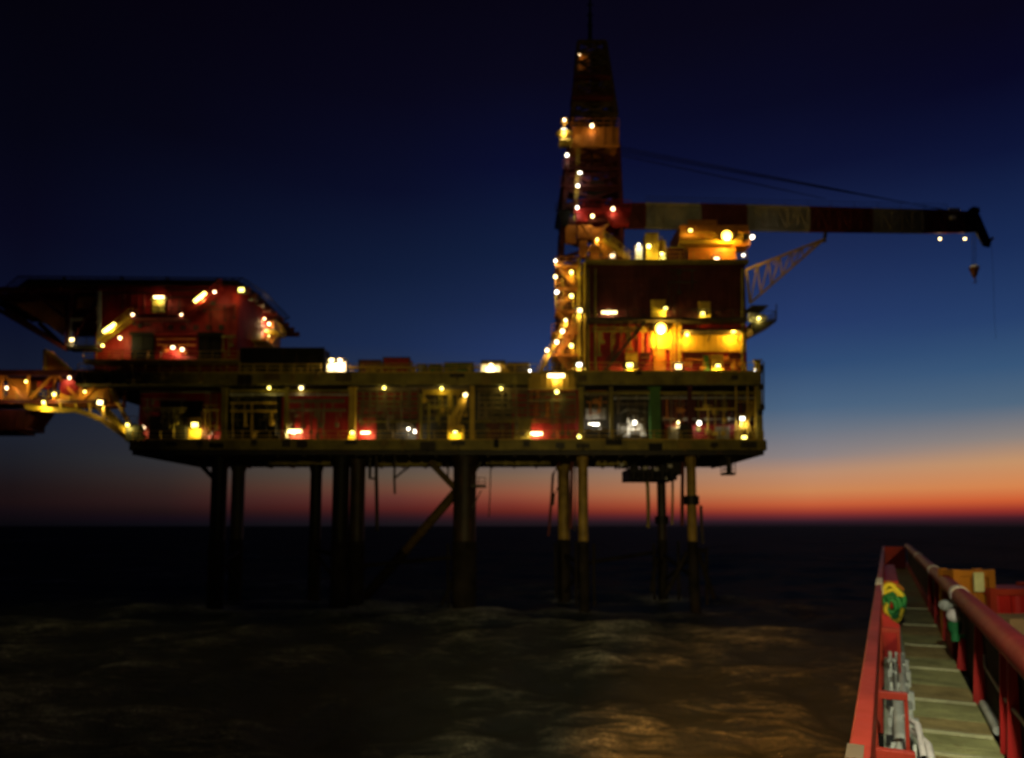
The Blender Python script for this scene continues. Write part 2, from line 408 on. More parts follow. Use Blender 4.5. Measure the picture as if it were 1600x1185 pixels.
# braces
def brace(p0, p1, Y0, Y1, w, mat):
    m = MB(); m.tube(P(*p0, Y0), P(*p1, Y1), w/2/F*Y0, n=14); m.build('brace', mat, plat)
brace((300, 712), (336, 750), 89, 89, 7, 'black_steel')
brace((672, 722), (716, 768), 89, 89, 10, 'brace_olive')
brace((716, 765), (632, 862), 89.6, 94, 15, 'brace_olive'); brace((633, 861), (566, 938), 93.9, 97.5, 16, 'growth_and_shade')  # lower length coloured dark where the brace fades into darkness
brace((752, 722), (735, 745), 89, 89, 6, 'dark_steel')
brace((345, 880), (372, 862), 89.5, 100, 7, 'growth_and_shade'); brace((540, 872), (497, 860), 89.5, 100, 7, 'growth_and_shade'); brace((558, 885), (720, 870), 89.8, 89.2, 6, 'growth_and_shade')
brace((884, 868), (911, 882), 100, 89.5, 6, 'growth_and_shade'); brace((915, 880), (1030, 862), 89.5, 100, 6, 'growth_and_shade')
for (a, b_, c, d_, y0, y1, w) in ((1038, 868, 1080, 900, 100, 89.5, 5), (1080, 872, 1040, 905, 89.5, 100, 5), (884, 872, 910, 920, 100, 89.5, 5), (911, 885, 884, 925, 89.5, 100, 5), (345, 868, 372, 915, 89.5, 100, 5), (498, 870, 536, 925, 100, 89.5, 5), (720, 880, 690, 945, 89.5, 91, 6), (1086, 858, 1104, 862, 89.5, 89.5, 6)):
    brace((a, b_), (c, d_), y0, y1, w, 'growth_and_shade')
for (a, b_) in (((1074, 862), (1040, 930)), ((1090, 862), (1116, 935)), ((1026, 870), (1018, 925))):
    brace(a, b_, 89.5, 90.5, 7, 'growth_and_shade')
# small landing by the thick middle leg
m = MB(); p = P(744, 762, 88); m.box((p.x-.6, 87.2, p.z), (p.x+1.2, 88.8, p.z+.14)); m.beam(P(752, 766, 88), P(738, 795, 88), .14)
m.rail((p.x-.5, 87.25, p.z+.14), (p.x+1.15, 87.25, p.z+.14), 1.0, .8)
m.build('landing', 'dark_steel', plat)
# risers and hanging pipes under the deck
def riser(pts, Y, r, mat='dark_steel', name='riser_pipe'):
    m = MB(); m.path([P(a, b_, Y) for a, b_ in pts], r); m.build(name, mat, plat)
riser([(588, 712), (588, 745), (589, 800), (589, 830)], 88, .22, 'leg_brown')
riser([(578, 715), (578, 748), (590, 748)], 88, .2)
riser([(617, 712), (616, 748), (617, 772)], 88, .14)
riser([(616, 748), (628, 738), (642, 728)], 88, .12)
riser([(767, 718), (766, 760), (764, 808)], 89, .07)
riser([(874, 722), (864, 742), (862, 775), (859, 815), (857, 838)], 88.5, .16, 'maroon_paint')
riser([(872, 762), (866, 772), (864, 790)], 88.4, .14)
riser([(894, 722), (893, 770), (892, 826)], 89, .2, 'maroon_paint')
riser([(899, 722), (899, 770), (898, 830)], 90, .1)
riser([(1007, 745), (1012, 758), (1013, 790), (1013, 825)], 96, .24, 'olive_dim_yellow')
riser([(1051, 735), (1051, 780), (1050, 820)], 97, .16, 'olive_dim_yellow')
riser([(1067, 722), (1066, 780), (1066, 822)], 90, .24, 'maroon_paint')
riser([(1095, 790), (1096, 815), (1098, 850)], 89.5, .2)
riser([(700, 722), (700, 745)], 88, .1)
for (a, b_, c) in ((1104, 856, 938), (1022, 850, 930), (1060, 846, 930), (868, 848, 925), (900, 845, 940), (928, 850, 940), (700, 850, 945)): riser([(a, b_), (a, (b_+c)/2), (a+1, c+8)], 90, .18, 'growth_and_shade')
# machinery slung under the right half
m = MB(); Yk = 91
pbox(m, 983, 732, 1058, 750, Yk, 6)
for k in range(9):
    a = 985+k*8; pbox(m, a, 726+(k % 3)*2, a+5, 732, Yk-.3, .4)
for k in range(6): m.tube(P(962+k*6, 726, Yk-.2), P(962+k*6, 733, Yk-.2), .2, n=10)
m.tube(P(984, 742, Yk-.5), P(1055, 742, Yk-.5), .3); pbox(m, 1040, 722, 1068, 741, Yk-.2, 3)
for k in range(5): m.tube(P(990+k*15, 738, Yk-.7), P(990+k*15, 750, Yk-.7), .32, n=10)
m.build('underslung_machinery', 'black_steel', plat)
m = MB()
for a, b_ in ((1005, 729), (1022, 731), (1044, 726), (968, 724), (1036, 745)): m.box(P(a, b_, Yk-.6), P(a+6, b_+5, Yk-.4))
m.build('valve_block', 'grey_paint', plat)
# columns between decks
def column(x0, x1, y0, y1, Y, mat='olive_dim_yellow', dp=.5, name='column'):
    m = MB(); pbox(m, x0, y0, x1, y1, Y, dp)
    xm_, ym_ = X((x0+x1)/2, (y0+y1)/2, Y), 0
    w = (x1-x0)/F*Y
    m.box((xm_-w*.75, Y-.1, Z(y1, Y)), (xm_+w*.75, Y+dp+.1, Z(y1, Y)+.12)); m.box((xm_-w*.75, Y-.1, Z(y0, Y)-.12), (xm_+w*.75, Y+dp+.1, Z(y0, Y)))
    m.build(name, mat, plat)
column(345, 353, 605, 688, 86.6); column(545, 555, 605, 688, 86.6, 'yellow_paint'); column(734, 741, 592, 706, 86.4, 'yellow_paint')
column(655, 659, 615, 688, 87.2); column(668, 671, 630, 688, 87.4); column(905, 912, 605, 688, 86.6); column(953, 958, 605, 688, 87)
column(1016, 1032, 604, 688, 87.2, 'green_paint', .9); column(1076, 1082, 604, 690, 86.8, 'maroon_paint'); column(1182, 1191, 562, 690, 86.5)
column(444, 449, 605, 688, 87)
# red and dark walls of the lower modules
def wall(x0, x1, y0, y1, Y, mat, dp=1.0, name='wall_panel', pitch=.7):
    m = MB(); pbox(m, x0, y0, x1, y1, Y, dp)
    xa, xb = X(x0, (y0+y1)/2, Y), X(x1, (y0+y1)/2, Y)
    if pitch: ribbed(m, xa+.1, xb-.1, Y, Z(y1, Y), Z(y0, Y), pitch)
    m.build(name, mat, plat)
wall(217, 346, 602, 689, 89, 'red_paint', 14)
wall(354, 437, 602, 689, 88.2, 'black_steel', 12)
wall(437, 546, 602, 689, 89, 'red_paint', 12)
wall(555, 655, 602, 689, 89, 'red_paint', 12)
wall(655, 800, 602, 689, 89.4, 'dark_steel', 12)
wall(800, 908, 602, 689, 89, 'red_paint', 12)
wall(908, 1036, 602, 689, 91, 'dark_steel', 10)
wall(1036, 1182, 602, 689, 90, 'maroon_paint', 10)
m = MB(); pbox(m, 1040, 664, 1150, 686, 88.2, .6); ribbed(m, X(1042, 675, 88.2), X(1148, 675, 88.2), 88.2, Z(686, 88.2), Z(664, 88.2), .5); m.build('low_wall', 'red_paint', plat)
# dark cabinets and door openings standing in front of the walls
def cab(x0, x1, y0, y1, Y, mat='black_steel', name='cabinet', dp=.7):
    m = MB(); pbox(m, x0, y0, x1, y1, Y, dp); pbox(m, x0-1, y0-1.5, x1+1, y0, Y-.08, dp+.1)
    for t in (.33, .66): xx = x0+(x1-x0)*t; pbox(m, xx-.4, y0+2, xx+.4, y1-2, Y-.05, .045)
    m.build(name, mat, plat)
cab(250, 314, 628, 652, 88.1); cab(232, 290, 652, 688, 87.8, 'dark_steel'); cab(1062, 1079, 664, 688, 87, 'dark_steel')
cab(316, 330, 636, 688, 88.4, 'maroon_paint', 'door', .3)
cab(448, 460, 645, 688, 88.5, 'maroon_paint', 'door', .3); cab(588, 650, 655, 688, 88.2, 'dark_steel'); cab(803, 830, 655, 688, 88.3, 'olive_dim_yellow')
cab(760, 796, 662, 688, 87.9, 'maroon_paint'); cab(1045, 1060, 668, 688, 87.5, 'grey_paint'); cab(1120, 1140, 668, 688, 87.6, 'grey_paint')
cab(915, 950, 672, 688, 88.5, 'black_steel'); cab(916, 946, 640, 655, 89.5, 'grey_paint', 'control_panel', .3)
cab(295, 315, 645, 687, 88.35, 'yellow_paint', 'cabinet', .6)
# louvred panels
def louver(x0, x1, y0, y1, Y, name='louver_panel'):
    m = MB(); z0, z1 = Z(y1, Y), Z(y0, Y); xa, xb = X(x0, (y0+y1)/2, Y), X(x1, (y0+y1)/2, Y)
    nl = max(4, int((z1-z0)/.52))
    for k in range(nl):
        z = z0+(z1-z0)*(k+.5)/nl
        m.plate([(xa, Y, z-.17), (xb, Y, z-.17), (xb, Y+.22, z+.1), (xa, Y+.22, z+.1)], (0, -.02, .03))
    for k in range(5):
        x = xa+(xb-xa)*k/4; m.box((x-.06, Y-.06, z0), (x+.06, Y+.3, z1))
    m.box((xa, Y-.07, z1-.06), (xb, Y+.3, z1+.06)); m.box((xa, Y-.07, z0-.06), (xb, Y+.3, z0+.06))
    m.build(name, 'brown_louver', plat)
louver(556, 600, 608, 652, 88.2); louver(603, 653, 608, 660, 88.4); louver(662, 732, 608, 650, 88.4); louver(748, 824, 610, 656, 88.3); louver(826, 900, 614, 654, 88.2)
# pipes, cable trays and ducts that run along the face of the lower level
for (x0, x1, y, Y, rr, mt) in ((360, 545, 611, 87.3, .22, 'olive_dim_yellow'), (360, 545, 617, 87.2, .12, 'grey_paint'), (556, 732, 606, 87.2, .2, 'brown_louver'), (560, 900, 659, 87.9, .09, 'olive_dim_yellow'),
                               (745, 905, 607, 87.2, .18, 'brown_louver'), (912, 1180, 614, 87.4, .2, 'olive_dim_yellow'), (960, 1180, 622, 87.6, .12, 'grey_paint'), (1035, 1182, 655, 87.8, .07, 'grey_paint'), (220, 346, 612, 87.5, .18, 'dark_steel')):
    m = MB(); m.tube(P(x0, y, Y), P(x1, y, Y), rr, n=10)
    k = x0
    while k < x1: m.box(P(k, y-3, Y), P(k+1.5, y+3, Y+.6)) ; k += 34
    m.build('service_pipe', mt, plat)
for k in range(14):
    a = 366+k*5; m = MB(); m.tube(P(a, 606, 87.9), P(a, 640+random.randint(0, 45), 87.9), random.choice((.07, .1, .14)), n=8); m.build('drop_pipe', 'dark_steel', plat)
for k in range(12):
    a = 965+k*4.2; m = MB(); m.tube(P(a, 604, 88.3), P(a, 640+random.randint(-15, 40), 88.3), random.choice((.06, .09, .13)), n=8); m.build('drop_pipe', 'dark_steel', plat)
for k in range(9):
    a = 1090+k*9; m = MB(); m.tube(P(a, 604, 88.6), P(a, 636+random.randint(-10, 40), 88.6), random.choice((.07, .1)), n=8); m.build('drop_pipe', 'dark_steel', plat)
rb = random.Random(11)
def cluster(x0, x1, Y, mat, y0=607, y1=687):
    m = MB(); hs_ = [rb.uniform(y0, y0+.45*(y1-y0)) for _ in range(2)]
    for h_ in hs_: m.tube(P(x0, h_, Y), P(x1, h_, Y), rb.choice((.06, .09, .13)), n=8)
    n = max(4, int((x1-x0)/9))
    for k in range(n):
        a = rb.uniform(x0+1, x1-1); t = rb.choice(hs_); e = rb.uniform(t+8, y1)
        m.tube(P(a, t, Y), P(a, e, Y), rb.choice((.04, .06, .09)), n=8)
        if rb.random() < .6:
            w = rb.uniform(1.5, 4); m.box(P(a-w, e-rb.uniform(3, 9), Y-.15), P(a+w, e, Y+.2))
        if rb.random() < .4: m.tube(P(a, e-4, Y), P(min(a+rb.uniform(5, 16), x1), e-4, Y), .05, n=6)
    m.build('pipe_cluster', mat, plat)
for x0, x1 in ((222, 292), (318, 342), (360, 432), (450, 540), (560, 650), (660, 730), (748, 822), (826, 900), (914, 951), (960, 1012), (1036, 1074), (1086, 1148)):
    cluster(x0, x1, 87.5, rb.choice(('yellow_paint', 'olive_dim_yellow', 'brown_louver'))); cluster(x0+2, x1-2, 88.0, rb.choice(('brown_louver', 'orange_paint', 'olive_dim_yellow')))
for x0, x1 in ((380, 500), (545, 655), (660, 750), (780, 830)): cluster(x0, x1, 87.1, rb.choice(('yellow_paint', 'olive_dim_yellow')), 568, 583)
for k, (x0, x1) in enumerate(((420, 530), (590, 690), (760, 860), (930, 980))):
    m = MB(); m.tube(P(x0, 724+k % 2*2, 95), P(x1, 724+k % 2*2, 95), .25, n=8)
    for j in range(5): a = x0+(x1-x0)*(j+.5)/5; m.box(P(a-2, 715, 94.7), P(a+2, 725+rb.random()*4, 95.3))
    m.build('hanging_pipes', 'olive_dim_yellow', plat)
rg = random.Random(31)
for z_, ya, yb_, xa_, xb_ in (('lower', 690, 703, 210, 1190), ('upper', 584, 601, 125, 1185)):
    a = xa_
    while a < xb_:
        w = rg.uniform(4, 26); y0_ = rg.uniform(ya-5, ya+3); y1_ = y0_+rg.uniform(5, yb_-ya)
        m = MB(); pbox(m, a, y0_, min(a+w, xb_), y1_, 85.55, .26)
        if rg.random() < .5: m.tube(P(a+w/2, y0_, 85.5), P(a+w/2, y1_+rg.uniform(2, 9), 85.5), .07, n=6)
        m.build('edge_fitting', rg.choice(('dark_steel', 'brace_olive', 'leg_brown', 'olive_dim_yellow', 'black_steel', 'leg_yellow')), plat)
        a += w+rg.uniform(8, 46)
# corner stair cage at the far right end
m = MB()
for a in (1150, 1168, 1180):
    m.beam(P(a, 604, 86.8), P(a, 690, 86.8), .16)
for yy in (628, 648, 668): m.beam(P(1150, yy, 86.8), P(1182, yy, 86.8), .1)
m.stair(P(1152, 688, 87.2), P(1178, 640, 87.2), .9)
m.beam(P(1160, 655, 86.7), P(1150, 688, 86.7), .12); m.beam(P(1168, 655, 86.7), P(1178, 688, 86.7), .12)
m.build('corner_stairway', 'yellow_paint', plat)
m = MB()
for (a, b_) in ((1189, 570), (1190, 632), (1186, 575), (1187, 640), (1188, 600)): pbox(m, a-2, b_, a+5, b_+9, 86.2, .4)
m.tube(P(1193, 566, 86.3), P(1193, 640, 86.3), .1)
m.build('junction_boxes', 'dark_steel', plat)
# left end: inclined strut that carries the foot of the bridge
m = MB(); m.beam(P(172, 604, 88), P(206, 672, 88), .5, .35); m.beam(P(166, 640, 86.6), P(214, 692, 86.6), .45, .5); m.beam(P(150, 634, 90), P(208, 690, 90), .4, .4)
for k in range(4):
    a = 172+k*11; m.beam(P(a, 642+k*13, 86.6), P(a-4, 645+k*13, 90), .2)
m.build('strut', 'yellow_paint', plat)
m = MB(); pbox(m, 196, 664, 216, 690, 86.3, 1.4); m.rail(P(188, 664, 86.4), P(214, 664, 86.4), 1.0, .9); m.build('corner_landing', 'dark_steel', plat)

# ------------------------------------------------------------------ left red module under the helicopter deck
YA = 90.0
lm = thing('red_module', (X(262, 560, YA), 97, zV1), 'red multi-storey module with outside stairs beneath the helicopter deck', 'module')
m = MB(); x0, x1 = X(150, 510, YA), X(372, 510, YA); zt, zb = Z(446, YA), zV1+.01
m.box((x0, YA, zb), (x1, YB-.5, zt)); ribbed(m, x0+.2, x1-.2, YA, zb, zt, .8)
for k in range(13):
    y = YA+.6+k*1.1; m.box((x1+.003, y-.05, zb+.05), (x1+.07, y+.05, zt-.05))
m.build('wall', 'red_paint', lm)
for (a, c) in ((205, 240), (310, 345)):
    m = MB(); pbox(m, a, 524, c, 560, YA-.25, .2); pbox(m, a-3, 519, c+3, 524, YA-.5, .45); pbox(m, (a+c)/2-.6, 525, (a+c)/2+.6, 560, YA-.3, .045); m.build('doorway', 'black_steel', lm)
m = MB(); pbox(m, 238, 468, 258, 489, YA-.2, .15); pbox(m, 236, 465.5, 260, 468, YA-.35, .3); m.build('door', 'olive_dim_yellow', lm)
def mod_walk(parent, xa, xb, yy, Y0, Y1, mat='olive_dim_yellow', rail=True, name='walkway'):
    m = MB(); a, b_ = P(xa, yy, Y0), P(xb, yy, Y0)
    m.box((a.x, Y0, a.z-.22), (b_.x, Y1, a.z))
    if rail: m.rail((a.x+.1, Y0+.06, a.z), (b_.x-.1, Y0+.06, a.z))
    nb = max(2, int((b_.x-a.x)/2.5))
    for k in range(nb+1):
        x = a.x+.1+(b_.x-a.x-.2)*k/nb; m.beam((x, Y0+.1, a.z-.2), (x, Y1-.01, a.z-1.0), .1)
    m.build(name, mat, parent)
mod_walk(lm, 204, 288, 494, YA-2.2, YA-.02, 'maroon_paint'); mod_walk(lm, 130, 372, 563, YA-2.4, YA-.02, 'olive_dim_yellow', False)
m = MB(); m.stair(P(152, 533, YA-1.6), P(207, 492, YA-1.6), 1.1); m.build('stairway', 'yellow_paint', lm)
m = MB(); m.stair(P(287, 494, YA-1.6), P(345, 448, YA-1.6), 1.1); m.build('stairway', 'red_paint', lm)
m = MB(); pbox(m, 240, 520, 308, 523, YA-.6, .55); m.build('canopy', 'red_paint', lm)
m = MB()
for a in (153, 157): m.tube(P(a, 455, YA-.5), P(a, 540, YA-.5), .12, n=8)
m.build('drain_pipe', 'grey_paint', lm)
m = MB()
for k in range(5):
    pbox(m, 262+k*20, 508, 270+k*20, 516, YA-.06, .05)
m.build('window_row', 'dark_steel', lm)
rq = random.Random(9)
for (xx0, xx1, yy0, yy1, mt) in ((160, 235, 452, 488, 'maroon_paint'), (262, 340, 452, 490, 'dark_steel'), (210, 236, 500, 520, 'dark_steel'), (312, 368, 468, 515, 'maroon_paint'), (244, 306, 526, 560, 'orange_paint'), (346, 368, 520, 560, 'olive_dim_yellow')):
    m = MB(); t = [rq.uniform(yy0, yy0+.4*(yy1-yy0)) for _ in range(2)]
    for h_ in t: m.tube(P(xx0, h_, YA-.4), P(xx1, h_, YA-.4), .09, n=8)
    for k in range(max(3, int((xx1-xx0)/10))):
        a = rq.uniform(xx0, xx1); b0 = rq.choice(t); e = rq.uniform(b0+5, yy1); m.tube(P(a, b0, YA-.4), P(a, e, YA-.4), rq.choice((.05, .08)), n=8)
        if rq.random() < .6: w = rq.uniform(1.5, 4); m.box(P(a-w, e-5, YA-.6), P(a+w, e, YA-.2))
    m.build('pipe_cluster', mt, lm)
m = MB(); m.rail(P(130, 563, YA-2.3), P(372, 563, YA-2.3)); m.build('railing', 'yellow_paint', lm)
# zig-zag stairs on the right hand side wall of the module
m = MB(); xs = x1+.1
for k in range(3):
    z0_ = zb+1.0+k*2.6
    m.box((xs, 91+k*3.5, z0_+2.4), (xs+1.8, 96+k*3.5, z0_+2.55)); m.rail((xs+1.75, 91+k*3.5, z0_+2.55), (xs+1.75, 96+k*3.5, z0_+2.55))
    p = Vector((xs+.4, 91+k*3.5, z0_)); q = Vector((xs+.4, 94+k*3.5, z0_+2.4)); m.beam(p, q, .1, .3); m.beam(p+Vector((1, 0, 0)), q+Vector((1, 0, 0)), .1, .3); m.beam(p+Vector((1, 0, 1)), q+Vector((1, 0, 1)), .07)
m.build('side_stairs', 'yellow_paint', lm)
m = MB(); pbox(m, 405, 500, 428, 545, 101, 3.0); m.build('stair_tower', 'orange_paint', lm)

# ------------------------------------------------------------------ helicopter deck
zH = Z(443, 89)
def at_z(px, py, z): 
    d = ray(px, py); t = (z-H)/d.z; return d.x*t, d.y*t
hd = thing('helicopter_deck', (-50, 100, zH), 'dark flat helicopter deck overhanging the red module at the left end', 'helideck')
poly = [at_z(42, 443, zH), at_z(372, 445, zH), (at_z(372, 445, zH)[0]+.7, 95), (at_z(372, 445, zH)[0]+.4, 106), (-40, 115), (-62, 115), at_z(30, 498, zH), at_z(-4, 477, zH)]
m = MB(); m.prism(poly, zH, zH+.55); m.build('deck_plate', 'black_steel', hd)
m = MB()
cx, cy = sum(p[0] for p in poly)/8, sum(p[1] for p in poly)/8
for k in range(8):
    a, b_ = Vector((*poly[k], zH+.45)), Vector((*poly[(k+1) % 8], zH+.45))
    ca = (a-Vector((cx, cy, a.z))).normalized()*1.4; cb = (b_-Vector((cx, cy, b_.z))).normalized()*1.4
    a2, b2 = a+ca*.7+Vector((0, 0, .2)), b_+cb*.7+Vector((0, 0, .2))
    m.beam(a2, b2, .09); nn = int((b_-a).length/1.0)
    for j in range(nn+1):
        t = j/nn; m.beam(a.lerp(b_, t), a2.lerp(b2, t), .06)
    for t in (.35, .7): m.beam(a.lerp(a2, t), b_.lerp(b2, t), .04)
m.build('safety_net', 'black_steel', hd)
m = MB()
for k in range(9):
    y = 90.5+k*2.7; m.box((-66+min(k, 4)*-.5, y-.16, zH-.7), (-33, y+.16, zH-.004))
for k in range(8):
    x = -66+k*4.6; m.box((x-.14, 90, zH-.45), (x+.14, 113, zH-.006))
m.build('deck_beams', 'boom_red', hd)
m = MB()
for Y in (91, 97, 104):
    m.beam(P(104, 546, Y), (X(8, 470, 99)+1.0, Y+1, zH-.6), .5, .5); m.beam(P(104, 546, Y), P(112, 458, Y), .4)
    m.beam(P(104, 546, Y), P(152, 470, Y), .3); m.beam((X(50, 470, Y), Y, zH-.5), P(108, 500, Y), .3)
m.beam(P(104, 546, 91), P(104, 546, 104), .4); m.beam(P(108, 500, 91), P(108, 500, 104), .3)
m.beam(P(104, 546, 91), P(150, 546, 91), .35)
m.build('support_frame', 'boom_red', hd)
m = MB(); a = [P(20, 474, 94), P(100, 466, 94), P(100, 526, 94), P(70, 505, 94)]
m.plate(a, (0, .15, 0)); m.build('wind_skirt', 'orange_paint', hd)
m = MB(); pbox(m, 120, 463, 147, 482, 91.5, .5); m.build('access_hatch', 'orange_paint', hd)
m = MB(); pbox(m, 108, 497, 130, 500, 90.8, .8); pbox(m, 108, 500, 110, 540, 90.8, .3); m.build('access_ladder', 'grey_paint', hd)
m = MB(); pbox(m, 104, 541, 150, 546, 88.5, 1.6); m.rail(P(104, 541, 88.6), P(150, 541, 88.6), 1.0, 1.2); m.build('foot_walkway', 'dark_steel', hd)
for (a, b_) in ((100, 431), (190, 430), (262, 431), (340, 433)): m = MB(); m.tube(P(a, b_+6, 89.6), P(a, b_+2, 89.6), .18, n=10); m.build('perimeter_lamp', 'dark_steel', hd)

# ------------------------------------------------------------------ link bridge to the left
br = thing('link_bridge', (X(20, 640, 90), 90, Z(650, 90)), 'orange-yellow steel truss bridge running off the left edge of the picture', 'bridge')
Yb0, Yb1 = 87.5, 91.5
xa, xb = X(-330, 610, Yb0), X(168, 610, Yb0)
zt, zm = Z(583, Yb0), Z(628, Yb0)
m = MB()
for Y in (Yb0, Yb1):
    m.beam((xa, Y, zt), (xb, Y, zt), .42, .7); m.beam((xa, Y, zm), (xb, Y, zm), .4, .45)
m.build('main_chord', 'maroon_paint', br)
m = MB(); nb = 12
for Y in (Yb0, Yb1):
    for k in range(nb+1):
        x = xa+(xb-xa)*k/nb; m.beam((x, Y, zm), (x, Y, zt), .26)
        if k < nb:
            x2 = xa+(xb-xa)*(k+1)/nb
            m.beam((x, Y, zm if k % 2 else zt), (x2, Y, zt if k % 2 else zm), .24)
for k in range(nb*2+1):
    x = xa+(xb-xa)*k/nb/2; m.beam((x, Yb0, zm), (x, Yb1, zm), .2)
m.build('truss', 'orange_paint', br)
m = MB(); m.box((xa, Yb0+.3, zm+.12), (xb, Yb1-.3, zm+.2)); m.build('walkway', 'deck_paint', br)
m = MB(); m.rail((xa, Yb0+.5, zm+.2), (xb, Yb0+.5, zm+.2)); m.rail((xa, Yb1-.5, zm+.2), (xb, Yb1-.5, zm+.2)); m.build('railing', 'yellow_paint', br)
for q in ((93, 594, 121, 632, 88.2, 2), (136, 592, 164, 630, 88.0, 2.5), (12, 592, 44, 626, 88.6, 2)): m = MB(); pbox(m, *q); m.build('equipment_box', 'orange_paint', br)
m = MB(); m.tube(P(108, 606, 88.0), P(108, 606, 87.5), 1.0, n=18); m.build('cable_drum', 'red_paint', br)
m = MB(); m.tube(P(62, 602, 88.4), P(86, 602, 88.4), .5); m.build('air_bottle', 'red_paint', br)
m = MB()                                              # curved lower arm beneath the bridge
pts = [(40, 636), (70, 640), (95, 642), (118, 641), (140, 648), (162, 658), (185, 674), (206, 690)]
for Y in (87.2, 90.5): 
    for a, b_ in zip(pts, pts[1:]): m.beam(P(*a, Y), P(*b_, Y), .4, .55)
for a in pts: m.beam(P(*a, 87.2), P(*a, 90.5), .25)
for a, b_ in zip(pts, pts[1:]): m.beam(P(*a, 87.2), P(*b_, 90.5), .18)
for a in pts[1:6]: m.beam(P(*a, 87.2), P(a[0], 630, 87.2), .2)
m.build('lower_arm', 'yellow_paint', br)
m = MB(); m.plate([P(69, 578, 89), P(69, 547, 89), P(80, 549, 89), P(112, 578, 89)], (0, .3, 0)); 
m.build('gusset_fin', 'orange_paint', br)
m = MB(); m.beam(P(70, 547, 88.8), P(112, 579, 88.8), .3); m.beam(P(70, 547, 88.8), P(70, 579, 88.8), .3); m.build('fin_frame', 'yellow_paint', br)
m = MB(); pbox(m, -60, 640, 42, 672, 87.6, 3.5); m.plate([P(42, 641, 87.6), P(62, 641, 87.6), P(42, 668, 87.6)], (0, 3, 0)); pbox(m, -60, 672, 30, 677, 87.8, 3); ribbed(m, X(-58, 655, 87.6), X(40, 655, 87.6), 87.6, Z(671, 87.6), Z(641, 87.6), 1.0); m.build('underslung_tank', 'maroon_paint', br)

# ------------------------------------------------------------------ right block: accommodation and process building
YR = 89.0
ab = thing('process_block', (X(1041, 500, YR), 96, zU1), 'tall dark red block with lit walkways and doors on the right half', 'building')
x0, x1 = X(918, 500, YR), X(1166, 500, YR); zt, zb, zmid = Z(414, YR), zU1+.01, Z(497, YR)
m = MB(); m.box((x0, YR, zmid), (x1, YB-1, zt)); ribbed(m, x0+.2, x1-.2, YR, zmid+.1, zt-.1, .9, .09); m.build('upper_wall', 'maroon_paint', ab)
m = MB(); m.box((x0+.02, YR+.12, zb), (x1-.02, YB-1.1, zmid-.004)); ribbed(m, x0+.2, X(1012, 550, YR), YR+.12, zb+.1, zmid-.4, 1.1); m.build('lower_wall', 'red_paint', ab)
m = MB(); m.box((x0-.3, YR-.6, zt), (x1+.3, YB-.8, zt+.35)); m.build('roof', 'olive_dim_yellow', ab)
m = MB(); m.rail((x0-.2, YR-.5, zt+.35), (x1+.2, YR-.5, zt+.35)); m.build('roof_railing', 'yellow_paint', ab)
mod_walk(ab, 916, 1168, 497.5, YR-2.0, YR-.02, 'dark_steel')
mod_walk(ab, 1066, 1160, 514, YR-2.3, YR-.02, 'dark_steel', False, 'door_canopy')
m = MB(); m.stair(P(944, 580, YR-1.6), P(1008, 503, YR-1.6), 1.1); m.build('stairway', 'dark_steel', ab)
m = MB(); xx0, xx1 = X(1066, 532, YR-.05), X(1166, 532, YR-.05)
m.box((xx0, YR-.12, Z(550, YR)), (xx1, YR+.1, Z(520, YR))); ribbed(m, xx0+.1, xx1-.1, YR-.12, Z(549, YR), Z(521, YR), .55, .07)
m.build('cladding_band', 'yellow_paint', ab)
m = MB(); pbox(m, 1018, 508, 1049, 546, YR-.05, .14); m.build('entrance_panel', 'yellow_paint', ab)
m = MB(); pbox(m, 1022, 546, 1040, 579, YR-.2, .2); pbox(m, 1020, 543.5, 1042, 546, YR-.3, .3); pbox(m, 1036, 560, 1037.5, 564, YR-.3, .1); m.build('door', 'orange_paint', ab)
for a in (1049, 1054, 1060, 1063): m = MB(); m.tube(P(a, 498, YR-.6), P(a, 580, YR-.6), .1, n=8); m.build('service_pipe', 'yellow_paint', ab)
for (a, b_, c, d_, mt) in ((978, 552, 996, 580, 'yellow_paint'), (1100, 556, 1108, 580, 'green_paint'), (1112, 556, 1130, 580, 'yellow_paint'), (1018, 470, 1040, 497, 'yellow_paint'), (1093, 473, 1110, 497, 'yellow_paint'), (1000, 553, 1016, 561, 'maroon_paint'), (1070, 553, 1098, 560, 'maroon_paint'), (1140, 553, 1160, 562, 'maroon_paint')):
    m = MB(); pbox(m, a, b_, c, d_, YR-.5, .45); pbox(m, a-.8, b_-1.2, c+.8, b_, YR-.6, .6); pbox(m, (a+c)/2-.3, b_+1.5, (a+c)/2+.3, d_-1.5, YR-.54, .035); m.build('equipment_cabinet', mt, ab)
m = MB()
for a in (919, 930): m.tube(P(a, 420, YR-.4), P(a, 578, YR-.4), .14, n=10)
m.tube(P(1160, 420, YR-.4), P(1160, 578, YR-.4), .16, n=10); m.tube(P(925, 512, YR-.5), P(1015, 512, YR-.5), .1, n=8)
for k in range(7): m.tube(P(960+k*11, 500, YR-.3), P(960+k*11, 545+random.randint(-20, 20), YR-.3), .07, n=6)
m.build('pipe_runs', 'olive_dim_yellow', ab)
rc = random.Random(5)
